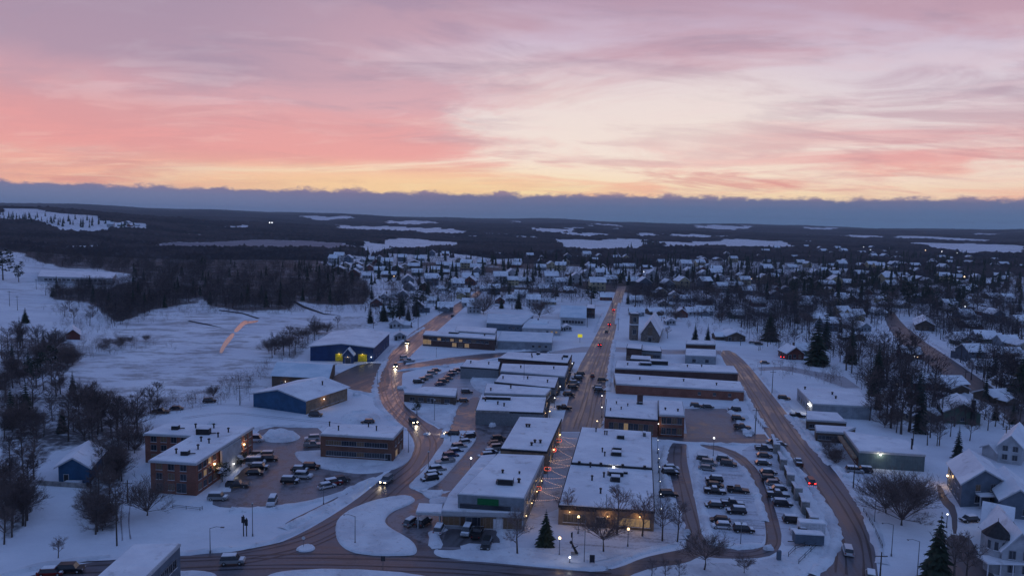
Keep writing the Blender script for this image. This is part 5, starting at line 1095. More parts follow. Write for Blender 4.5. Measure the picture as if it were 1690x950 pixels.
def put_tree(px, py, kind, h, label=None, wide=1.0, i=None, parts=True, base=None):
    vs = [k for k in TREE if k[0] == kind]; key = vs[rr_.randrange(len(vs))] if i is None else (kind, i)
    p = G(px, py) if base is None else base; nm, bl, cat = TNAME[kind]
    NT_[nm] = NT_.get(nm, 0)+1
    root = link(nm, None, None, p, rr_.uniform(0, 6.28)); s = h/10.0; root.scale = (s*wide, s*wide, s)
    link('trunk', TREE[key][0], root); link('crown', TREE[key][1], root)
    sz = 'small ' if h < 6.5 else ('' if h < 13 else 'tall ')
    grp = {'leafless_tree': 'leafless winter trees', 'leafless_shrub': 'leafless shrubs', 'spruce_tree': 'dark spruces', 'pine_tree': 'dark pines'}[nm]
    if label: tag(root, label, cat, grp)
    else: autolabel(root, (sz+bl).replace('tall tall', 'tall').replace('leafless brown', 'leafless'), cat, px, py, grp)
    return root
# single trees one can point to
put_tree(900, 901, 'spruce', 8.2, 'dark spruce standing alone at the open end of the plaza', 1.15, 3)
put_tree(854, 915, 'pale', 9.0, 'slender leaning leafless tree at the corner of the green-sign shop')
put_tree(996, 912, 'vase', 8.5, 'broad vase-shaped leafless tree on the snowy square', 1.05, 0)
put_tree(1018, 880, 'pale', 10.5, 'pale leafless tree overlapping the front block of the plaza building, left one', 1.0, 0)
put_tree(1060, 884, 'pale', 10.0, 'pale leafless tree overlapping the front block of the plaza building, right one', 0.9, 1)
put_tree(1093, 892, 'pale', 9.5, 'leafless tree on the verge right of the plaza building, left of a pair', 0.9, 1)
put_tree(1118, 893, 'pale', 8.5, 'leafless tree on the verge right of the plaza building, right of a pair', 0.9, 0)
put_tree(1162, 941, 'vase', 7.0, 'wide leafless tree at the bottom of the oval car park', 1.25, 1)
put_tree(1228, 947, 'vase', 3.6, 'tiny leafless sapling at the bottom edge below the oval car park')
put_tree(935, 862, 'pale', 8.0, 'thin leafless tree wound with lights between the two plaza buildings', 0.9)
for x, y in ((1075,955),(1098,957),(1120,958)): put_tree(x, y, 'pale', 4.0)
put_tree(1488, 866, 'shrub', 11.5, 'huge round leafless shrub by itself right of the right-hand road', 1.0, 0)
put_tree(1462, 845, 'shrub', 9.5, 'dark leafless shrub joined to the left side of the huge round one', 1.0, 1)
put_tree(1508, 840, 'shrub', 8.5, 'leafless shrub joined to the back of the huge round one', 1.0, 2)
put_tree(1546, 962, 'spruce', 14.5, 'large feathery spruce at the bottom edge beside the turreted house', 1.0, 3)
put_tree(1575, 972, 'bare', 11, 'leafless tree beside the large feathery spruce at the bottom edge')
put_tree(1594, 965, 'bare', 9, 'leafless tree between the feathery spruce and the turreted house')
put_tree(1580, 757, 'spruce', 10.5, 'dark spruce behind the grey gabled house', 1.1)
put_tree(1518, 714, 'spruce', 21, 'very tall narrow dark spruce behind the long grey garage', 0.8, 2)
put_tree(1500, 712, 'tall', 18); put_tree(1487, 716, 'tall', 17); put_tree(1470, 706, 'tall', 15); put_tree(1462, 700, 'bare', 12); put_tree(1535, 722, 'bare', 9); put_tree(1550, 735, 'bare', 8); put_tree(1452, 690, 'bare', 10)
put_tree(1270, 562, 'spruce', 19, 'big dark spruce standing over the snowy yard', 1.3, 3)
put_tree(1348, 602, 'spruce', 25, 'largest dark spruce of the right side, beyond the depot', 1.3, 1); put_tree(1362, 575, 'spruce', 24, 'tall dark spruce just behind the largest one beyond the depot', 1.0, 0)
put_tree(1684, 662, 'spruce', 20, 'massive dark spruce at the right edge beside the diagonal road', 1.3, 3)
put_tree(1626, 663, 'spruce', 15, 'thin ragged spruce beside the diagonal road', 0.6, 2)
put_tree(1147, 562, 'spruce', 11, 'dark spruce behind the little double shed, left of a pair', 1.2); put_tree(1168, 562, 'spruce', 10.5, 'dark spruce behind the little double shed, right of a pair', 1.2)
put_tree(611, 533, 'spruce', 15, 'pointed dark spruce left of the navy hall roof', 1.1); put_tree(633, 530, 'spruce', 16, 'pointed dark spruce directly behind the navy hall roof', 1.0)
put_tree(648, 534, 'pine', 14); put_tree(660, 528, 'pine', 15); put_tree(676, 540, 'spruce', 11); put_tree(687, 522, 'spruce', 14)
put_tree(976, 503, 'pine', 15, 'round dark pine left of the main street beyond the blue-roofed hall', 1.2)
put_tree(798, 518, 'shrub', 15, 'big round leafless tree at the top of the angled street', 0.9, 1)
put_tree(890, 523, 'shrub', 12, 'dark leafless tree left of the blue-roofed hall', 1.0, 2)
put_tree(1049, 505, 'bare', 19, 'tall dark tree right of the main street near its far end'); put_tree(1036, 502, 'spruce', 14, 'narrow spruce at the far end of the main street', 0.8)
put_tree(42, 533, 'spruce', 10, 'lone spruce on the left snow slope beside the poles', 1.3); put_tree(88, 490, 'spruce', 9.5, 'lone spruce at the tip of the dark riverside wood', 1.4)
put_tree(31, 466, 'pine', 18, 'lone round pine on the far left slope', 0.9); put_tree(5, 462, 'pine', 26, 'dark pine clump at the left frame edge beneath the far slope', 1.2)
put_tree(243, 850, 'shrub', 8.5, 'bushy leafless shrub at the corner of the brick apartment building', 0.95, 0)
put_tree(96, 920, 'pale', 4.5, 'tiny leafless sapling on the snow below the blue garage')
put_tree(688, 684, 'pine', 5.5, 'dark evergreen in front of the small dark kiosk', 1.2)
put_tree(352, 655, 'shrub', 4.5, 'round leafless bush alone in the white meadow'); 
for x, y, h in ((367,797,5.0),(398,773,4.6)):
    o = put_tree(x, y, 'pine', h, 'snow-topped evergreen shrub at the apartment entrance, %s one' % ('nearer' if x < 380 else 'farther'), 1.25)
    for k in range(6): MB().ball((rr_.uniform(-1.2,1.2), rr_.uniform(-1.2,1.2), 8.2-0.5*k), 1.3, 7, 4, sz=0.35).build('snow_cap', 'roof_snow', o)
# wooded areas near the camera: every tree its own
def zone(poly, n, kinds, hr, dmin=4):
    for x, y in sorted(scatter(poly, n, dmin), key=lambda p: p[1]):
        k = rr_.choices([a for a, b in kinds], [b for a, b in kinds])[0]; put_tree(x, y, k, rr_.uniform(*hr)*(1.15 if k in ('spruce', 'pine') else (0.75 if k == 'shrub' else 1)))
zone([(-5,740),(70,735),(95,740),(60,785),(48,860),(40,900),(-5,925)], 26, [('bare',5),('tall',3),('shrub',2)], (6.5,10.5))
zone([(1400,690),(1560,700),(1545,740),(1400,700)], 10, [('bare',4),('shrub',2)], (6,10), 8)
zone([(0,600),(80,590),(118,640),(150,690),(120,720),(60,745),(0,740)], 44, [('bare',5),('tall',2),('spruce',3),('pine',1),('shrub',3)], (6.5,12))
zone([(120,690),(235,690),(235,745),(205,750),(160,735),(110,740)], 22, [('bare',6),('tall',3),('shrub',1)], (8,13))
zone([(160,760),(190,738),(216,756),(206,800),(192,880),(150,882),(143,830)], 24, [('bare',4),('shrub',5),('tall',2)], (5.5,9))
zone([(0,555),(60,562),(122,560),(130,600),(85,622),(0,620)], 26, [('bare',5),('spruce',3),('shrub',2)], (9,13))
zone([(110,655),(230,660),(300,668),(290,690),(150,695)], 12, [('bare',5),('shrub',3)], (5,9))
zone([(440,580),(480,566),(530,545),(562,525),(600,528),(560,545),(510,565),(500,585),(450,600)], 20, [('bare',5),('shrub',4)], (7,11))
zone([(1385,560),(1450,560),(1545,605),(1540,690),(1440,675),(1400,630)], 30, [('bare',5),('tall',3),('spruce',2)], (9,17), 8)
zone([(1240,540),(1400,520),(1420,560),(1380,600),(1290,600)], 14, [('bare',4),('spruce',2)], (9,14), 10)
zone([(1540,560),(1690,520),(1690,690),(1640,650)], 16, [('bare',4),('spruce',1),('tall',2)], (9,15), 12)
zone([(1545,690),(1640,680),(1660,730),(1580,745)], 9, [('bare',4),('spruce',2)], (7,10), 8)
zone([(1060,508),(1190,505),(1210,560),(1100,560)], 10, [('bare',4),('shrub',2)], (7,11), 8)
zone([(1600,690),(1690,700),(1690,735),(1610,725)], 6, [('bare',3),('spruce',1)], (7,11), 8)
zone([(1345,730),(1395,735),(1400,765),(1370,770)], 6, [('shrub',1)], (3,5), 6)
zone([(1130,476),(1400,476),(1420,520),(1250,530),(1130,500)], 34, [('bare',4),('spruce',3),('pine',2),('tall',2)], (12,20), 6)
zone([(1400,476),(1690,478),(1690,530),(1430,525)], 42, [('bare',4),('spruce',3),('pine',2),('tall',2)], (12,20), 6)
zone([(640,478),(800,478),(760,500),(700,525),(650,530),(600,500)], 22, [('bare',4),('spruce',3),('pine',2)], (9,15), 6)
zone([(800,480),(1000,480),(985,510),(960,498),(820,515)], 18, [('bare',4),('spruce',2),('pine',2)], (9,14), 8)
zone([(90,500),(210,520),(160,545),(100,540)], 8, [('bare',1)], (8,10), 6)
zone([(140,555),(250,560),(240,585),(140,580)], 6, [('shrub',1)], (4,6), 8)
# far trees: too many to count, one mass per wood
def far_tpl(kind, seed):
    r = random.Random(seed); v = []; f = []
    def tri(a, b, c): n = len(v); v.extend([a, b, c]); f.append((n, n+1, n+2))
    if kind == 'bare':
        tri((-0.16,0,0),(0.16,0,0),(0,0,7))
        for k in range(52):
            a = r.random()*6.283; z = r.uniform(2.0, 7.0); rr3 = 2.6*math.sqrt(max(0.05, 1-((z-4.6)/3.4)**2))*r.random()**0.5; d = Vector((math.cos(a)*r.uniform(.4,1.2), math.sin(a)*r.uniform(.4,1.2), r.uniform(0.0,1.2))).normalized(); L_ = r.uniform(1.0, 2.4)
            p = Vector((math.cos(a)*rr3, math.sin(a)*rr3, z)); q = p+d*L_; w = 0.085; tri((p.x-w*math.sin(a), p.y+w*math.cos(a), p.z), (p.x+w, p.y-w*0.3, p.z+0.1), tuple(q))
    elif kind == 'con':
        for L_ in range(6):
            z = 1+L_*1.5; R_ = 2.1*(1-L_/6.6)
            for k in range(6):
                a = r.random()*6.283; b = a+1.3; tri((math.cos(a)*R_, math.sin(a)*R_, z-0.5*r.random()), (math.cos(b)*R_*0.8, math.sin(b)*R_*0.8, z), (0, 0, z+2.4))
    return np.array(v), np.array(f)
def far_mass(name, label, cat, poly_n, kind, m, hr):
    tp = [far_tpl(kind, s) for s in range(5)]; VV = []; FF = []; base = 0
    for poly, n in poly_n:
        for x, y in scatter(poly, n):
            if rr_.random() < 0.4: x += rr_.gauss(0, 12); y += rr_.gauss(0, 3.0)
            if name == 'woodland' and math.sin(x*0.11+y*0.3)*math.sin(y*0.23-x*0.035) > 0.52: continue
            p = G(x, y); v, f = tp[rr_.randrange(5)]; s = rr_.uniform(*hr)/10; a = rr_.random()*6.28; c, sn = math.cos(a)*s, math.sin(a)*s
            if any(abs(p.x-hx) < 7 and abs(p.y-hy) < 12 for hx, hy, _ in HPOS): continue
            VV.append(np.stack([v[:,0]*c-v[:,1]*sn+p.x, v[:,0]*sn+v[:,1]*c+p.y, v[:,2]*s+p.z-0.1], 1)); FF.append(f+base); base += len(v)
    V_ = np.concatenate(VV); F_ = np.concatenate(FF); me = bpy.data.meshes.new(name)
    me.vertices.add(len(V_)); me.vertices.foreach_set('co', V_.ravel()); me.loops.add(F_.size); me.loops.foreach_set('vertex_index', F_.ravel().astype(np.int32))
    me.polygons.add(len(F_)); me.polygons.foreach_set('loop_start', np.arange(0, F_.size, 3)); me.polygons.foreach_set('loop_total', np.full(len(F_), 3)); me.materials.append(M[m]); me.update()
    return tag(link(name, me), label, cat, kind='stuff')
W3 = [(300,452),(345,505),(400,512),(480,512),(490,497),(560,505),(600,503),(612,480),(590,455),(560,440),(500,428),(320,428)]
W2 = [(78,488),(92,478),(130,472),(180,472),(240,455),(300,450),(333,490),(328,500),(250,512),(228,524),(190,538),(150,500),(95,495)]
far_mass('woodland', 'broad dark brown leafless wood between the white meadow and the hills', 'woodland', [(W3, 3000), (W2, 1500), ([(30,417),(100,420),(200,424),(340,428),(340,452),(240,456),(190,449),(110,442),(50,430)], 1500)], 'bare', 'far_twig', (7,14))
far_mass('scrub', 'low brown scrub and saplings fringing the wood and the snow slopes', 'scrub', [([(80,485),(340,505),(330,522),(240,535),(180,552),(95,548)], 330), ([(330,505),(600,505),(590,516),(420,520),(345,518)], 220), ([(60,470),(300,450),(300,458),(90,485)], 160), ([(0,560),(100,570),(250,560),(240,580),(110,600),(0,620)], 130), ([(220,660),(420,645),(400,665),(240,690)], 90), ([(360,640),(450,600),(510,560),(530,560),(470,600),(400,650)], 110), ([(120,545),(250,560),(300,575),(150,590)], 60), ([(1240,600),(1400,610),(1400,640),(1300,625)], 60), ([(1110,500),(1250,520),(1240,560),(1120,550)], 70)], 'bare', 'twig', (3,6.5))
far_mass('woodland', 'dark evergreens scattered through the broad brown wood', 'woodland', [(W3, 45), (W2, 25), ([(460,440),(560,430),(600,450),(560,470)], 50)], 'con', 'needle', (9,14))
far_mass('woodland', 'leafless trees massed among the far houses across the town', 'woodland', [([(560,412),(860,425),(870,476),(640,478),(600,450)], 520), ([(860,420),(1060,420),(1070,474),(860,478)], 800), ([(1080,420),(1400,415),(1400,476),(1080,474)], 2300), ([(1040,480),(1400,478),(1400,540),(1240,545),(1100,510)], 1500), ([(1400,480),(1690,480),(1690,560),(1560,560),(1490,520),(1400,560)], 1300), ([(640,480),(990,480),(980,500),(760,500),(640,545),(600,510)], 330), ([(1400,560),(1460,560),(1560,620),(1560,700),(1440,690)], 260), ([(1560,570),(1690,600),(1690,690)], 300), ([(1220,540),(1400,540),(1400,600),(1260,590)], 130), ([(1040,478),(1110,478),(1120,515),(1050,512)], 200), ([(820,478),(990,478),(985,500),(830,515)], 110),
   ([(1400,418),(1690,428),(1690,480),(1400,476)], 1000), ([(1240,478),(1690,480),(1690,505),(1400,515),(1250,500)], 260)], 'bare', 'far_twig', (11,17))
far_mass('woodland', 'dark conifers massed among the far houses across the town', 'woodland', [([(560,418),(860,425),(870,472),(640,474),(600,450)], 110), ([(860,420),(1060,420),(1070,472),(860,474)], 80), ([(1065,398),(1080,405),(1076,412),(1065,412)], 14), ([(0,354),(120,366),(235,370),(238,378),(100,376),(0,366)], 60), ([(1080,420),(1400,415),(1400,476),(1080,474)], 200),
   ([(1400,418),(1690,428),(1690,480),(1400,476)], 260), ([(1240,478),(1690,480),(1690,500),(1400,505),(1250,500)], 60)], 'con', 'needle', (12,19))
# ---------------------------------------------------------------- vehicles
PAINT = {'black': (0.012,0.012,0.014), 'white': (0.6,0.6,0.62), 'silver': (0.28,0.29,0.30), 'dark grey': (0.045,0.047,0.05), 'red': (0.22,0.012,0.01), 'blue': (0.02,0.045,0.12), 'brown': (0.06,0.035,0.022)}
for k, c in PAINT.items(): M['paint_'+k] = mat('paint_'+k.replace(' ', '_'), c, 0.3, 0, spec=0.4)
CARK = {'car': (4.6, 1.8, 0.75, 1.45, (0.85, 1.45, -1.55, -2.05)), 'suv': (4.7, 1.9, 0.95, 1.75, (0.75, 1.25, -2.0, -2.28)), 'pickup': (5.6, 1.95, 1.0, 1.8, (0.5, 1.0, -0.75, -0.95)), 'van': (5.2, 2.0, 1.05, 2.15, (1.35, 2.0, -2.45, -2.55))}
CARM = {}
def car_meshes(kind, paint, snow, lights, tails):
    key = (kind, paint, snow, lights, tails)
    if key in CARM: return CARM[key]
    Ln, W, hb, ht, (r0, r1, r2, r3) = CARK[kind]; l2, w2 = Ln/2, W/2; P_ = 'paint_'+paint; out = {}
    b = MB()
    prof = [(l2-0.05, 0.35),(l2, 0.6),(l2-0.12, hb-0.12),(r1+0.1, hb),(r3-0.02 if kind != 'pickup' else r3-0.05, hb),(-l2+0.04, hb-0.03),(-l2, 0.6),(-l2+0.06, 0.33)]
    n = len(prof); vs = [(x, -w2, z) for x, z in prof]+[(x, w2, z) for x, z in prof]
    b.add(vs, [tuple(range(n)), tuple(reversed(range(n, 2*n)))]+[(i, n+i, n+(i+1)%n, (i+1)%n) for i in range(n)])
    if kind == 'pickup':
        for y0, y1 in ((-w2, -w2+0.12), (w2-0.12, w2)): b.box(-l2+0.05, r3-0.1, y0, y1, hb-0.04, hb+0.32)
        b.box(-l2+0.03, -l2+0.15, -w2, w2, hb-0.04, hb+0.32)
    # roof panel
    b.box(r2, r0, -w2+0.22, w2-0.22, ht-0.07, ht)
    out['body'] = b.mesh('body', P_)
    g = MB(); i_ = 0.06
    g.add([(r3,-w2+i_,hb-0.02),(r1,-w2+i_,hb-0.02),(r1,w2-i_,hb-0.02),(r3,w2-i_,hb-0.02),(r2,-w2+0.24,ht-0.06),(r0,-w2+0.24,ht-0.06),(r0,w2-0.24,ht-0.06),(r2,w2-0.24,ht-0.06)], [(0,1,5,4),(1,2,6,5),(2,3,7,6),(3,0,4,7)])
    out['windows'] = g.mesh('windows', 'glass')
    out['wheel'] = MB().cyl((0,-0.12,0),(0,0.12,0),0.34,0.34,12,0).cyl((0,-0.13,0),(0,0.13,0),0.19,0.19,8,1).mesh('wheel', ['tyre', 'lamp_off'])
    out['headlight'] = MB().box(-0.06,0.05,-0.2,0.2,-0.09,0.09).mesh('headlight', 'head_light' if lights else 'lamp_off')
    out['tail_light'] = MB().box(-0.05,0.04,-0.16,0.16,-0.1,0.1).mesh('tail_light', 'tail_light' if tails else 'red_off')
    if snow:
        s = MB().box(r2+0.05, r0-0.1, -w2+0.26, w2-0.26, ht, ht+0.12); s.box(r1+0.12, l2-0.25, -w2+0.15, w2-0.15, hb-0.06, hb+0.03) 
        if kind == 'pickup': s.box(-l2+0.2, r3-0.15, -w2+0.15, w2-0.15, hb-0.02, hb+0.2)
        out['snow_cover'] = s.mesh('snow_cover', 'roof_snow')
    CARM[key] = out; return out
NC = [0]
def put_car(px, py, ang, kind='car', paint=None, snow=None, lights=False, tails=False, label=None, row=None):
    NC[0] += 1; paint = paint or rr_.choice(['black','black','dark grey','dark grey','silver','white','blue','brown']); snow = (rr_.random() < 0.45) if snow is None else snow
    m = car_meshes(kind, paint, snow, lights, tails); p = G(px, py, 0.0); p.z = 0.04 if not row else 0.05
    nm = {'car': 'parked_car', 'suv': 'parked_suv', 'pickup': 'pickup_truck', 'van': 'van'}[kind]
    if lights or tails: nm = {'car': 'car', 'suv': 'suv'}.get(kind, nm)
    r = link(nm, None, None, p, ang); Ln, W = CARK[kind][0], CARK[kind][1]; hb = CARK[kind][2]
    link('body', m['body'], r); link('windows', m['windows'], r)
    for sx in (1, -1):
        for sy in (1, -1): link('wheel', m['wheel'], r, (sx*Ln*0.31, sy*(W/2-0.1), 0.34))
    for sy in (1, -1): link('headlight', m['headlight'], r, (Ln/2-0.03, sy*(W/2-0.28), 0.66)); link('tail_light', m['tail_light'], r, (-Ln/2+0.02, sy*(W/2-0.2), 0.78))
    if snow: link('snow_cover', m['snow_cover'], r)
    kn = {'car': 'car', 'suv': 'SUV', 'pickup': 'pickup truck', 'van': 'van'}[kind]
    if label: tag(r, label, 'vehicle' if kind == 'van' else 'car', 'vehicles on the streets' if (lights or tails) else 'parked cars')
    else:
        tag(r, None, 'car', 'parked cars'); LABCAR.append((r, ('snow-topped ' if snow else '')+paint+' '+kn, row or 'beside the road', px, py))
    if lights:
        ld = bpy.data.lights.new('beam', 'SPOT'); ld.energy = 900; ld.spot_size = rad(50); ld.spot_blend = 0.8; ld.color = (1, 0.8, 0.55); ld.shadow_soft_size = 0.3
        lo = bpy.data.objects.new('beam', ld); COL.objects.link(lo); lo.parent = r; lo.location = (Ln/2+0.2, 0, 0.7); lo.rotation_euler = (0, rad(-80), 0)
    return r
LABCAR = []
def finish_cars():
    rows_ = {}
    for c in LABCAR: rows_.setdefault(c[2], []).append(c)
    for nm, cs_ in rows_.items():
        cs_.sort(key=lambda c: (round(c[4]/1.0), c[3]))
        for i, c in enumerate(cs_):
            n = len(cs_); w = '' if n == 1 else (', farthest' if i == 0 else (', nearest' if i == n-1 else f', {ORD[i]} farthest'))
            c[0]['label'] = f'{c[1]} {nm}{w}'
def lot(row, pts, ang, kinds='csccs'):
    for i, q in enumerate(pts):
        x, y = q[:2]; k = q[2] if len(q) > 2 else {'c': 'car', 's': 'suv', 'p': 'pickup', 'v': 'van'}[kinds[i % len(kinds)]]
        put_car(x, y, ang+rr_.uniform(-.05,.05)+(math.pi if rr_.random() < 0.3 else 0), k, q[3] if len(q) > 3 else None, row=row)
z5 = lambda l: [(1060+x/3.8, 700+(y+14)/3.8, *r_) for x, y, *r_ in l]
lot('in the upper group of the oval car park', z5([(390,215,'suv','dark grey'),(420,240,'suv','silver'),(405,272,'car','silver'),(515,218,'suv','dark grey'),(540,245,'suv','dark grey')]), -0.25)
lot('in the middle group of the oval car park', z5([(450,345,'suv','black'),(455,378,'car','brown'),(455,418,'pickup','black'),(600,412,'pickup','black')]), -0.15)
lot('in the lower group of the oval car park', z5([(450,505,'car','black'),(565,495,'pickup','dark grey'),(588,543,'suv','black'),(487,598,'car','black'),(498,635,'car','white'),(635,658,'suv','black')]), -0.1)
lot('in the row below the stepped wall', z5([(765,148,'pickup','dark grey'),(765,192,'car','dark grey'),(757,240,'car','black'),(790,297,'car','black'),(800,340,'suv','dark grey'),(825,364,'car','silver'),(848,402,'car','black'),(850,440,'pickup','dark grey'),(880,497,'suv','black'),(945,602,'suv','black'),(820,105,'car','silver'),(860,122,'car','brown')]), -0.12)
lot('beside the lamp row right of the plaza', z5([(175,300,'suv','black'),(165,437,'suv','black'),(180,270,'car','white')]), 0.05)
z2 = lambda l: [(220+x/3.167, 650+(y+12)/3.167, *r_) for x, y, *r_ in l]
lot('in the apartment car park, building side', z2([(635,235,'van','white'),(650,310,'car','silver'),(690,315,'suv','white'),(712,337,'suv','black'),(640,355,'van','white'),(662,380,'suv','black'),(635,407,'car','black')]), 0.12)
lot('in the middle of the apartment car park', z2([(820,452,'suv','black'),(870,390,'car','black'),(930,378,'suv','black'),(890,425,'suv','white')]), 0.0)
lot('at the apartment car park right end', z2([(1010,478,'car','white'),(1045,462,'suv','red'),(1085,448,'suv','dark grey')]), 0.6)
lot('between snow heap and brown brick block', z2([(935,228,'suv','white'),(940,262,'pickup','silver')]), 0.3)
put_car(392, 803, 0.1, 'pickup', 'dark grey', tails=False, label='dark pickup truck parked nearest the lower wall lamp of the apartment building')
put_car(360, 824, 0.05, 'suv', 'silver', True, label='pale snow-covered SUV at the front corner of the apartment building')
put_car(449, 831, -1.45, 'suv', 'white', True, label='white SUV parked nose-out at the front edge of the apartment car park')
lot('at the edge of the white meadow', [(266,682,'pickup','brown'),(292,676,'car','black'),(346,664,'suv','black')], 0.2)
lot('by the heap above the brown block', [(521,687,'suv','dark grey'),(607,698,'car','black')], 0.1)
z3 = lambda l: [(600+x/3.167, 650+(y+12)/3.167, *r_) for x, y, *r_ in l]
lot('in the slanting long-island row', z3([(543,222,'suv'),(523,248,'car'),(500,272,'suv'),(480,295,'car'),(455,320,'suv'),(425,350,'pickup','silver'),(387,392,'suv'),(365,415,'car'),(345,442,'suv','black')]), 0.45)
lot('in the short row behind the shop hall', z3([(705,230,'suv'),(688,254,'car'),(682,278,'suv','silver'),(662,300,'car'),(635,322,'suv','silver')]), 0.35)
lot('in front of the green-sign shop', [(725,877,'suv','white'),(770,880,'suv','silver'),(788,883,'pickup','black'),(803,902,'suv','black')], 1.4)
lot('under and beside the small canopy', [(679,864,'car','silver'),(699,865,'suv','dark grey')], 1.1)
z3b = lambda l: [(600+x/3.52, 450+(y+8)/3.52, *r_) for x, y, *r_ in l]
lot('in the small snowy car park, left row', z3b([(420,565),(400,582),(375,602),(345,618),(320,633)]), 0.45)
lot('in the small snowy car park, right row', z3b([(545,565),(525,578),(500,592),(488,612),(465,630),(445,646)]), 0.45)
lot('by the fork of the curved street', z3b([(265,510,'pickup','silver'),(238,492,'suv','white'),(205,375,'suv','dark grey')]), 0.5)
lot('in the lane beside grey-walled shops', z3b([(600,692,'suv','dark grey'),(575,742,'car','brown'),(610,945,'suv','black')]), 0.2)
lot('along the left kerb of the main street', [(956,619,'suv','dark grey'),(952,626,'suv','black'),(948,634,'suv','silver'),(946,641,'suv','black'),(939,653,'suv','black'),(931,675,'pickup','black')], 0.2)
lot('along the right kerb of the main street', [(995,629,'suv','black'),(986,640,'car','silver'),(990,646,'suv','black')], -0.1)
lot('in the brown car park', [(1149,672,'suv','dark grey'),(1168,673,'car','black'),(1212,678,'suv','black'),(1218,693,'suv','black'),(1225,707,'pickup','dark grey')], -0.15)
lot('on the right-hand road verge', [(1262,600,'car','dark grey'),(1242,567,'car'),(1252,569,'suv'),(1294,659,'suv','black'),(1317,688,'pickup','black'),(1410,779,'suv','silver'),(1425,779,'suv','black')], -0.2)
lot('by the houses at the right', [(1598,775,'suv'),(1655,742,'car'),(1552,655,'car'),(1600,860,'car','black')], 0.2)
def along(x0, y0, x1, y1):
    a, b = G(x0, y0), G(x1, y1); return math.atan2(b.y-a.y, b.x-a.x)
V_ = put_car
V_(384, 929, along(340,925,450,920), 'suv', 'silver', True, label='silver SUV driving along the lower road at bottom left')
V_(638, 795, along(690,755,560,850), 'suv', 'silver', False, lights=True, label='car with its headlights on at the junction left of the small snow island')
V_(682, 697, along(668,685,712,720), 'suv', 'black', False, lights=True, label='car with headlights on where the curved street nears the kiosk')
V_(746, 718, 3.0, 'suv', 'black', False, lights=True, label='dark car with headlights turning beside the long traffic island')
V_(653, 605, along(662,590,645,640), 'suv', 'black', False, lights=True, label='car with bright headlights coming round the bend by the navy hall')
V_(673, 567, along(700,545,655,590), 'suv', 'brown', False, lights=True, label='car with headlights descending the curved street just above the fork')
V_(747, 522, along(730,532,765,508), 'car', 'black', False, label='small dark car far up the angled street')
V_(978, 621, along(972,640,1000,540), 'car', 'red', False, label='red car in the middle of the main street')
V_(990, 570, along(985,590,1003,540), 'suv', 'dark grey', False, tails=True, label='car with red tail lights at the cross street of the main street')
V_(1006, 536, along(995,560,1012,520), 'suv', 'red', False, tails=True, label='car with bright red tail lights farther up the main street')
V_(1013, 512, along(995,560,1012,520), 'car', 'black', False, tails=True, label='tiny car with red tail lights near the far end of the main street')
V_(1001, 548, along(1012,520,995,560), 'car', 'dark grey', False, label='small dark car coming down the main street between the two red-lit cars')
V_(1291, 590, 1.2, 'car', 'red', False, tails=True, label='car with glowing red lights parked in the snowy yard right of the right-hand road')
V_(1317, 766, along(1345,806,1305,740), 'pickup', 'brown', True, label='dark pickup truck driving on the right-hand road beyond the red-lit car')
V_(1337, 797, along(1350,812,1310,752), 'suv', 'red', False, tails=True, label='car braking with bright red tail lights on the right-hand road')
V_(1399, 912, along(1408,920,1385,850), 'suv', 'white', False, label='pale car nearest on the right-hand road')
V_(1437, 955, along(1435,960,1430,900), 'suv', 'silver', True, label='car cut off by the bottom edge on the right-hand road')
V_(85, 948, 0.15, 'car', 'red', True, label='red snow-dusted car at the very bottom left')
V_(117, 943, 0.15, 'suv', 'black', False, label='black SUV behind the red car at bottom left')
V_(1325, 882, -0.1, 'pickup', 'white', True, label='white pickup truck parked beside the stepped wall corner')
for (x, y, lb, l_) in ((1338,880,'white box trailer parked behind the stepped wall corner',5.5),(1333,899,'dark box trailer with snow-covered top at the end of the stepped wall',6.0)):
    p = G(x, y); r = thing('box_trailer', lb, 'trailer', (p.x, p.y, 0.03), -0.1)
    MB().box(-l_/2,l_/2,-1.1,1.1,0.6,2.7).build('body', 'white_wall' if 'white box' in lb else 'slate_siding', r); MB().box(-l_/2,l_/2,-1.1,1.1,2.7,2.95).build('snow_cover', 'roof_snow', r); MB().box(-l_/2-1.2,-l_/2,-0.08,0.08,0.5,0.65).build('drawbar', 'black_metal', r)
    for sy in (-1, 1): link('wheel', CARM[('suv','black',False,False,False)]['wheel'] if ('suv','black',False,False,False) in CARM else car_meshes('suv','black',False,False,False)['wheel'], r, (0.3, sy*1.0, 0.34))
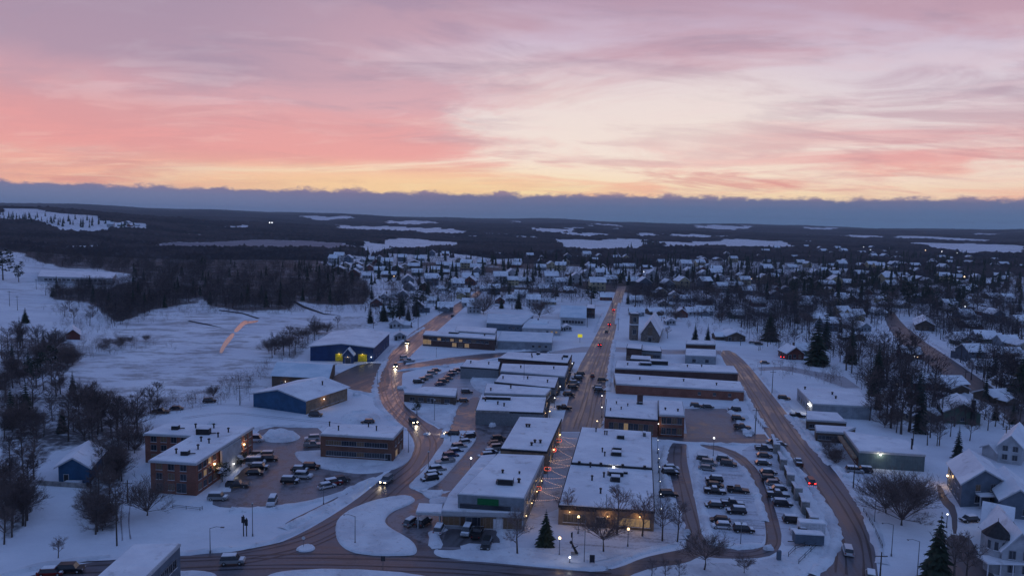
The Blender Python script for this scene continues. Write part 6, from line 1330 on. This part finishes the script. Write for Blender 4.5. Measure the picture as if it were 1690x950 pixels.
# ---------------------------------------------------------------- lamps, poles, signs
def lamp(x, y, h, label, bulb='warm_bulb', power=0, col=(1,0.62,0.3), kind='globe', dirx=1, r=0.28):
    p = G(x, y); t = thing('street_lamp', label, 'street lamp', (p.x, p.y, 0), 0, 'street lamps'); MB().cyl((0,0,0),(0,0,h),0.10,0.06,8).cyl((0,0,0),(0,0,0.5),0.18,0.16,8).build('pole', 'pole_metal', t)
    if kind == 'globe':
        if bulb: MB().ball((0,0,h+r*0.8), r, 10, 7).build('lamp_globe', bulb, t)
        MB().cyl((0,0,h-0.1),(0,0,h+0.05),0.14,0.2,8).build('collar', 'black_metal', t)
        lz = h+0.3; lx = 0
    else:
        MB().cyl((0,0,h-0.05),(dirx*1.3,0,h+0.35),0.06,0.05,6).cyl((dirx*1.3,0,h+0.35),(dirx*2.3,0,h+0.3),0.05,0.05,6).build('arm', 'pole_metal', t)
        hd = MB().box(dirx*2.3-0.1, dirx*2.3+dirx*0.6 if dirx > 0 else dirx*2.3+0.1, -0.16,0.16,h+0.18,h+0.34).build('lamp_head', 'pole_metal', t)
        if bulb: MB().box(dirx*2.4-0.15,dirx*2.4+0.3,-0.12,0.12,h+0.12,h+0.17).build('lamp_glass', bulb, t)
        lz = h; lx = dirx*2.5
    if power:
        ld = bpy.data.lights.new('lamp_light', 'POINT'); ld.energy = power; ld.color = col; ld.shadow_soft_size = 0.35
        lo = bpy.data.objects.new('lamp_light', ld); COL.objects.link(lo); lo.parent = t; lo.location = (lx, 0, lz+ (0.7 if kind == 'globe' else -0.1))
    return t
lamp(954, 880, 3.6, 'short lit lamp post left of the spreading tree on the square', power=70); lamp(923, 917, 3.6, 'short lit lamp post just right of the lone plaza spruce', power=70)
lamp(1036, 901, 3.6, 'short lit lamp post right of the spreading tree on the square', power=70); lamp(940, 930, 1.2, 'low bright bollard light at the edge of the square', 'cool_bulb', 20, (1,1,1), r=0.22)
ys = [727, 742, 757, 771, 795, 816, 840]
for i, y in enumerate(ys): lamp(1085+i*0.9, y+ (y-372)/68*4.0, 4.0, ['farthest','second from far end','third from far end','middle','third from near end','second from near end','nearest'][i].capitalize().lower()+' lamp of the close row right of the plaza building', 'cool_bulb', 6, (1,0.9,0.75), r=0.10)
lamp(1177, 753, 5.4, 'lamp post with a lit globe at the top of the oval car park', 'cool_bulb', 30); lamp(1222, 900, 5.0, 'lamp post with a dull globe at the bottom of the oval car park', 'lamp_off')
lamp(777, 777, 3.4, 'lit lamp post on the left side of the green-sign shop', 'cool_bulb', 35, (1,.9,.7)); lamp(797, 800, 3.2, 'lit lamp post against the low roof of the green-sign shop', 'warm_bulb', 30)
lamp(1562, 870, 3.0, 'short lit lamp post right of the huge round shrub', 'cool_bulb', 20, (.9,.95,1), r=0.2); lamp(1628, 872, 3.0, 'lit lamp by the turreted house, left of two', 'cool_bulb', 25); lamp(1637, 880, 3.0, 'lit lamp by the turreted house, right of two', 'warm_bulb', 25)
lamp(347, 912, 5.2, 'curved-arm street lamp on the bank above the lower road', None, kind='arm'); lamp(586, 897, 6.0, 'street lamp on the large kidney-shaped snow island', None, kind='arm', dirx=-1); lamp(534, 832, 4.0, 'thin lamp post on the snowy bank below the apartment car park', 'lamp_off')
lamp(674, 747, 6.5, 'tall lamp post beside the brown brick block', None, kind='arm'); lamp(707, 772, 4.4, 'lamp post on the left edge of the long traffic island', 'lamp_off'); lamp(744, 729, 4.2, 'lamp post near the tip of the long traffic island', 'lamp_off')
lamp(717, 694, 7.0, 'tall lamp post on the snowy wedge by the small dark kiosk', 'lamp_off'); lamp(417, 884, 7.0, 'lamp post behind the pair of sign posts on the apartment bank', 'lamp_off', r=0.2)
lamp(1513, 958, 8.0, 'curved-arm street lamp at the bottom edge left of the feathery spruce', None, kind='arm', dirx=-1); lamp(1443, 862, 6.5, 'dark lamp post left of the huge round shrub', None, kind='arm', dirx=-1)
lamp(1471, 917, 6.8, 'thin dark post on the snow below the huge round shrub', None, kind='arm', dirx=-1)
lamp(623, 634, 5.0, 'street lamp at the forecourt of the navy hall', 'lamp_off'); lamp(720, 590, 4.5, 'street lamp on the snow above the fork', 'lamp_off'); lamp(1256, 620, 6.0, 'lamp post right of the right-hand road, farther of two', 'lamp_off')
for i, (x, y, b_) in enumerate(((941,612,'cool_bulb'),(932,632,'warm_bulb'),(921,652,'cool_bulb'),(912,672,'cool_bulb'),(904,695,'warm_bulb'))): lamp(x+3, y, 3.4, ['farthest','second farthest','middle','second nearest','nearest'][i]+' lamp along the left pavement of the main street', b_, 25, (1,.85,.65), r=0.2)
for i, (x, y, b_) in enumerate(((1003,640,'lamp_off'),(993,668,'cool_bulb'),(993,688,'cool_bulb'),(985,712,'warm_bulb'))): lamp(x, y, 3.4, ['farthest','second farthest','second nearest','nearest'][i]+' lamp along the right pavement of the main street', b_, 25, (1,.85,.65), r=0.2)
for x, y, lb in ((446,374,'left of two distant white lights in the far forest'),(450,374,'right of two distant white lights in the far forest')):
    p = G(x-1, y); t = thing('street_lamp', lb, 'street lamp', p, 0, 'street lamps'); MB().cyl((0,0,0),(0,0,14),0.3,0.2,6).build('pole','pole_metal',t); MB().ball((0,0,15),2.2,8,6).build('lamp_globe','cool_bulb',t)
for i, (x, y, r_) in enumerate(((1527,418,1.0),(1554,420,1.0),(1579,423,1.0),(1591,466,0.8),(1436,417,0.8),(1592,515,0.5),(1240,470,0.3),(1480,652,0.3),(1508,603,0.22),(1513,604,0.22),(1062,458,0.6),(757,445,0.5),(650,467,0.4),(1425,412,0.7),(1336,428,0.5),(1253,467,0.4))):
    p = G(x, y); h = 7 if y < 480 else 4.5; t = thing('street_lamp', '', 'street lamp', p, 0, 'street lamps'); MB().cyl((0,0,0),(0,0,h),0.1,0.08,6).build('pole','pole_metal',t); MB().ball((0,0,h+r_*.8),r_,8,6).build('lamp_globe','cool_bulb' if i % 3 else 'warm_bulb',t)
    autolabel(t, 'small distant glowing lamp', 'street lamp', x, y, 'street lamps')
def utility_pole(x, y, h, label):
    p = G(x, y); t = thing('utility_pole', label, 'utility pole', p, 0, 'wooden utility poles'); MB().cyl((0,0,0),(0,0,h),0.17,0.11,8).build('pole', 'pole_wood', t)
    MB().box(-1.2,1.2,-0.06,0.06,h-0.9,h-0.75).build('crossarm', 'pole_wood', t)
    for k in (-1.05, -0.45, 0.45, 1.05): MB().cyl((k,0,h-0.75),(k,0,h-0.55),0.05,0.04,6).build('insulator', 'lamp_off', t)
for x, y, h, lb in ((193,900,9.8,'tall utility pole at the foot of the tall hedge strip'),(211,829,5.5,'short utility pole in the snow gap left of the apartment building'),(1246,717,9.0,'thick utility pole at the corner of the brown car park'),(1408,807,6.5,'utility pole with crossarm in front of the long grey garage'),
    (1274,648,9.5,'tall utility pole with crossarm left of the depot'),(1452,956,5.6,'utility pole at the bottom edge beside the right-hand road'),(1506,740,6,'utility pole behind the right end of the long grey garage'),(396,668,7,'utility pole at the meadow edge left of the blue warehouse'),(29,512,10,'utility pole on the left snow slope, right of two'),(16,505,11,'utility pole on the left snow slope, left of two'),
    (660,560,9,'utility pole beside the curved street above the navy hall'),(690,545,9,'utility pole beside the angled street, second from below'),(738,512,9,'utility pole near the top of the angled street'),(969,540,8,'utility pole left of the main street by the yellow sign'),(1010,520,9,'utility pole right of the main street, farther up'),
    (1020,545,8,'utility pole right of the main street left of the church'),(1592,640,8,'utility pole beside the diagonal side road, middle'),(1658,745,8,'utility pole behind the grey gabled house'),(1222,570,9,'utility pole at the far end of the right-hand road'),(1622,655,13,'tall bare utility pole by the thin ragged spruce'),(60,478,9,'utility pole below the long white school')): utility_pole(x, y, h, lb)
# sign posts on the apartment bank
for x, h, lb in ((402,4.6,'tall dark sign post on the apartment bank, left one'),(407,4.0,'dark double-panel sign post on the apartment bank, right one')):
    p = G(x, 884); t = thing('sign_post', lb, 'sign', p); MB().cyl((0,0,0),(0,0,h),0.12,0.12,8).build('pole', 'black_metal', t); MB().box(-0.35,0.35,-0.25,-0.15,h-1.6,h-0.2).build('panel', 'dark_trim', t)
p = G(957, 565); t = thing('shop_sign', 'small glowing yellow sign on a post left of the main street crossing', 'sign', p); MB().cyl((0,0,0),(0,0,3.2),0.1,0.1,8).build('pole','black_metal',t); MB().box(-1.3,1.3,-0.15,0.15,3.0,4.8).build('panel','yellow_sign',t)
p = G(964, 929); t = thing('flag_pole', 'tall bare flagpole on the snowy square', 'flagpole', p); MB().cyl((0,0,0),(0,0,8.6),0.09,0.05,8).build('pole','pole_metal',t); MB().ball((0,0,8.7),0.14,8,5).build('finial','pole_metal',t)
p = G(944, 903); t = thing('banner_post', 'thin dark banner post near the middle of the square', 'post', p); MB().cyl((0,0,0),(0,0,3.4),0.08,0.07,8).build('pole','black_metal',t); MB().box(-0.3,0.05,-0.03,0.03,2.2,3.3).build('banner','dark_trim',t)
p = G(948, 916); t = thing('sculpture', 'dark slanting sculpture on a snowy base on the square', 'sculpture', p); MB().prism([(-0.7,-0.7),(0.7,-0.7),(0.7,0.7),(-0.7,0.7)],0,0.5).build('plinth','concrete',t); MB().cyl((0.5,0,0.4),(-0.6,0,2.6),0.32,0.16,8).ball((-0.75,0,2.8),0.34,8,6).cyl((-0.1,0,1.6),(0.7,0,2.1),0.12,0.06,6).build('figure','black_metal',t)
p = G(977, 931); t = thing('information_board', 'small dark notice board on the lower edge of the square', 'sign', p); MB().box(-0.5,0.5,-0.08,0.08,0.5,2.0).build('panel','dark_trim',t); 
for sx in (-0.42, 0.42): MB().cyl((sx,0,0),(sx,0,0.5),0.06,0.06,6).build('leg','black_metal',t)
p = G(501, 903); t = thing('road_sign', 'keep-side sign on the tiny splitter island of the junction', 'sign', p); MB().cyl((0,0,0),(0,0,2.2),0.05,0.05,6).build('pole','pole_metal',t); MB().cyl((0,-0.06,2.1),(0,-0.03,2.1),0.36,0.36,12).build('panel','sign_white',t)
p = G(632, 938); t = thing('road_sign', 'dark sign at the roadside on the bottom verge', 'sign', p); MB().cyl((0,0,0),(0,0,2.6),0.07,0.07,6).build('pole','pole_metal',t); MB().box(-0.4,0.4,-0.06,0,1.6,2.6).build('panel','dark_trim',t)
p = G(1285, 925); t = thing('road_sign', 'dark box-like sign beside the lower end of the oval lane', 'sign', p); MB().box(-0.4,0.4,-0.3,0.3,0,2.2).build('panel','slate_siding',t)
# ---------------------------------------------------------------- strung lights over the plaza
L5 = [(1020,215),(997,270),(965,345),(960,380),(928,435),(905,488),(878,550)]
R5 = [(1118,230),(1110,268),(1095,330),(1082,370),(1062,430),(1043,478),(1030,540)]
bulb_me = MB().ball((0,0,0), 0.07, 6, 4).mesh('bulb', 'string_bulb'); n_s = 0
p3 = lambda q, h: Vector(G(600+q[0]/3.167, 650+q[1]/3.167, h))
pairs = []
for i in range(7):
    pairs.append((L5[i], R5[i]))
    if i < 6: pairs.append((L5[i], R5[i+1]))
for a, b in pairs:
    A_, B_ = p3(a, 4.8), p3(b, 4.8); n_s += 1; lb = f'string of small warm bulbs over the plaza, {("farthest" if n_s == 1 else "nearest" if n_s == len(pairs) else ORD[n_s-1]+" from its far end") if n_s <= 12 else "nearest"}'
    t = thing('string_light', lb, 'string lights', A_, 0, 'strings of lights over the plaza'); mb = MB(); prev = Vector((0,0,0)); N = 15; d = B_-A_
    for k in range(1, N+1):
        u = k/N; q = d*u - Vector((0,0,1.2*u*(1-u))); mb.cyl(prev, q, 0.012, 0.012, 3, 0, False); prev = q
        if k < N: link('bulb', bulb_me, t, (q.x, q.y, q.z-0.1))
    mb.build('cable', 'black_metal', t)
for i, (x, y) in enumerate(((1020,240),(990,290),(962,388),(912,490))):      # red lit wreaths on the left frontage
    q = p3((x, y), 3.0); t = thing('light_wreath', ['farthest','second farthest','second nearest','nearest'][i]+' red-lit ornament post beside the left frontage of the plaza', 'ornament', (q.x, q.y, 0), 0, 'red-lit ornaments'); MB().cyl((0,0,0),(0,0,3.4),0.06,0.05,6).build('pole','black_metal',t)
    for k in range(14):
        a = k*0.449; MB().ball((0.9*math.cos(a), 0.2*math.sin(3*a), 2.9+0.55*math.sin(a)), 0.09, 5, 4).build('bulb', 'red_bulb', t)
# ---------------------------------------------------------------- stepped concrete wall, fences
wl = [(1277,742,1284,728),(1284,762,1292,742),(1291,772,1298,756),(1300,790,1306,770),(1310,815,1318,798),(1318,826,1325,808),(1326,848,1334,832),(1334,858,1341,842),(1343,875,1352,862)]
base_line = [(1274,728),(1285,758),(1296,782),(1308,810),(1320,830),(1332,856),(1346,882)]
for i, (a, b) in enumerate(zip(base_line, base_line[1:])):
    A_, B_ = G(a[0], a[1]), G(b[0], b[1]); d = (B_-A_).normalized(); n_ = Vector((d.y, -d.x, 0))
    if n_.x < 0: n_ = -n_
    L_ = (B_-A_).length; ang = math.atan2(d.y, d.x); lb = ['topmost','second','third','fourth','fifth','lowest'][i]+' section of the stepped concrete wall between car park and right-hand road'
    t = thing('retaining_wall', lb, 'wall', A_, ang, 'stepped concrete wall'); L1 = L_*0.62; hh = 2.2+0.08*i
    MB().box(0.1,L1,-0.35,0.35,0,hh).build('wall','hedge',t); MB().box(0.05,L1-0.1,-0.45,0.45,hh,hh+0.25).build('snow_cap','bank_snow',t); MB().box(L1,L1+1.6,-0.9,0.9,0,hh+0.7).build('pier','concrete',t); MB().box(L1-0.05,L1+1.65,-0.95,0.95,hh+0.7,hh+0.95).build('snow_cap','bank_snow',t); MB().box(L1+1.7,L_-0.1,0.2,0.8,0,hh*0.7).build('low_wall','concrete',t)
def fence(pts, h, label, n_rail=2, m='rail'):
    ps = [G(*q) for q in pts]; c = ps[0]; t = thing('fence', label, 'fence', c, 0, None); mb = MB(); 
    for a, b in zip(ps, ps[1:]):
        for k in range(n_rail): z = h*(k+1)/n_rail; mb2 = MB().cyl(a-c+Vector((0,0,z)), b-c+Vector((0,0,z)), 0.05, 0.05, 5); mb2.build('rail', m, t)
        k = max(1, int((b-a).length/3))
        for j in range(k+1): q = a.lerp(b, j/k)-c; MB().cyl((q.x,q.y,0),(q.x,q.y,h+0.1),0.06,0.06,6).build('post', m, t)
fence([(1301,920),(1312,909),(1358,892)], 1.2, 'dark metal railing running from the trailers to the road bend'); fence([(1358,893),(1338,912),(1318,932)], 1.2, 'dark metal railing slanting down the verge inside the road bend')
fence([(1425,845),(1440,870),(1456,905)], 1.1, 'thin metal railing along the right verge of the right-hand road'); fence([(285,837),(330,842),(334,840)], 0.7, 'low dark railing on the snow in front of the apartment building')
fence([(1245,690),(1262,712)], 1.2, 'short railing at the top corner where the lane meets the right-hand road')
# open stream water in the meadow, reddish base, glossy so it mirrors the sky
for pts in ([(402,528),(392,538),(385,546),(390,549),(398,542),(405,534),(424,532),(428,528),(412,530)], [(384,548),(372,560),(364,574),(362,582),(367,583),(371,574),(380,563),(388,552)]): sheet('water', pts, 0.03, 'open_water', smooth=2)
sheet('stream', [(360,512.5),(400,518),(425,526),(429,525),(400,516),(362,511)], 0.05, 'stream_bed'); sheet('stream', [(310,530),(345,537),(370,541),(345,535),(312,528.5)], 0.05, 'stream_bed'); sheet('stream', [(483,498),(500,508),(535,519),(560,520),(535,517),(503,505),(486,496)], 0.05, 'stream_bed')
finish_cars(); finish_labels()
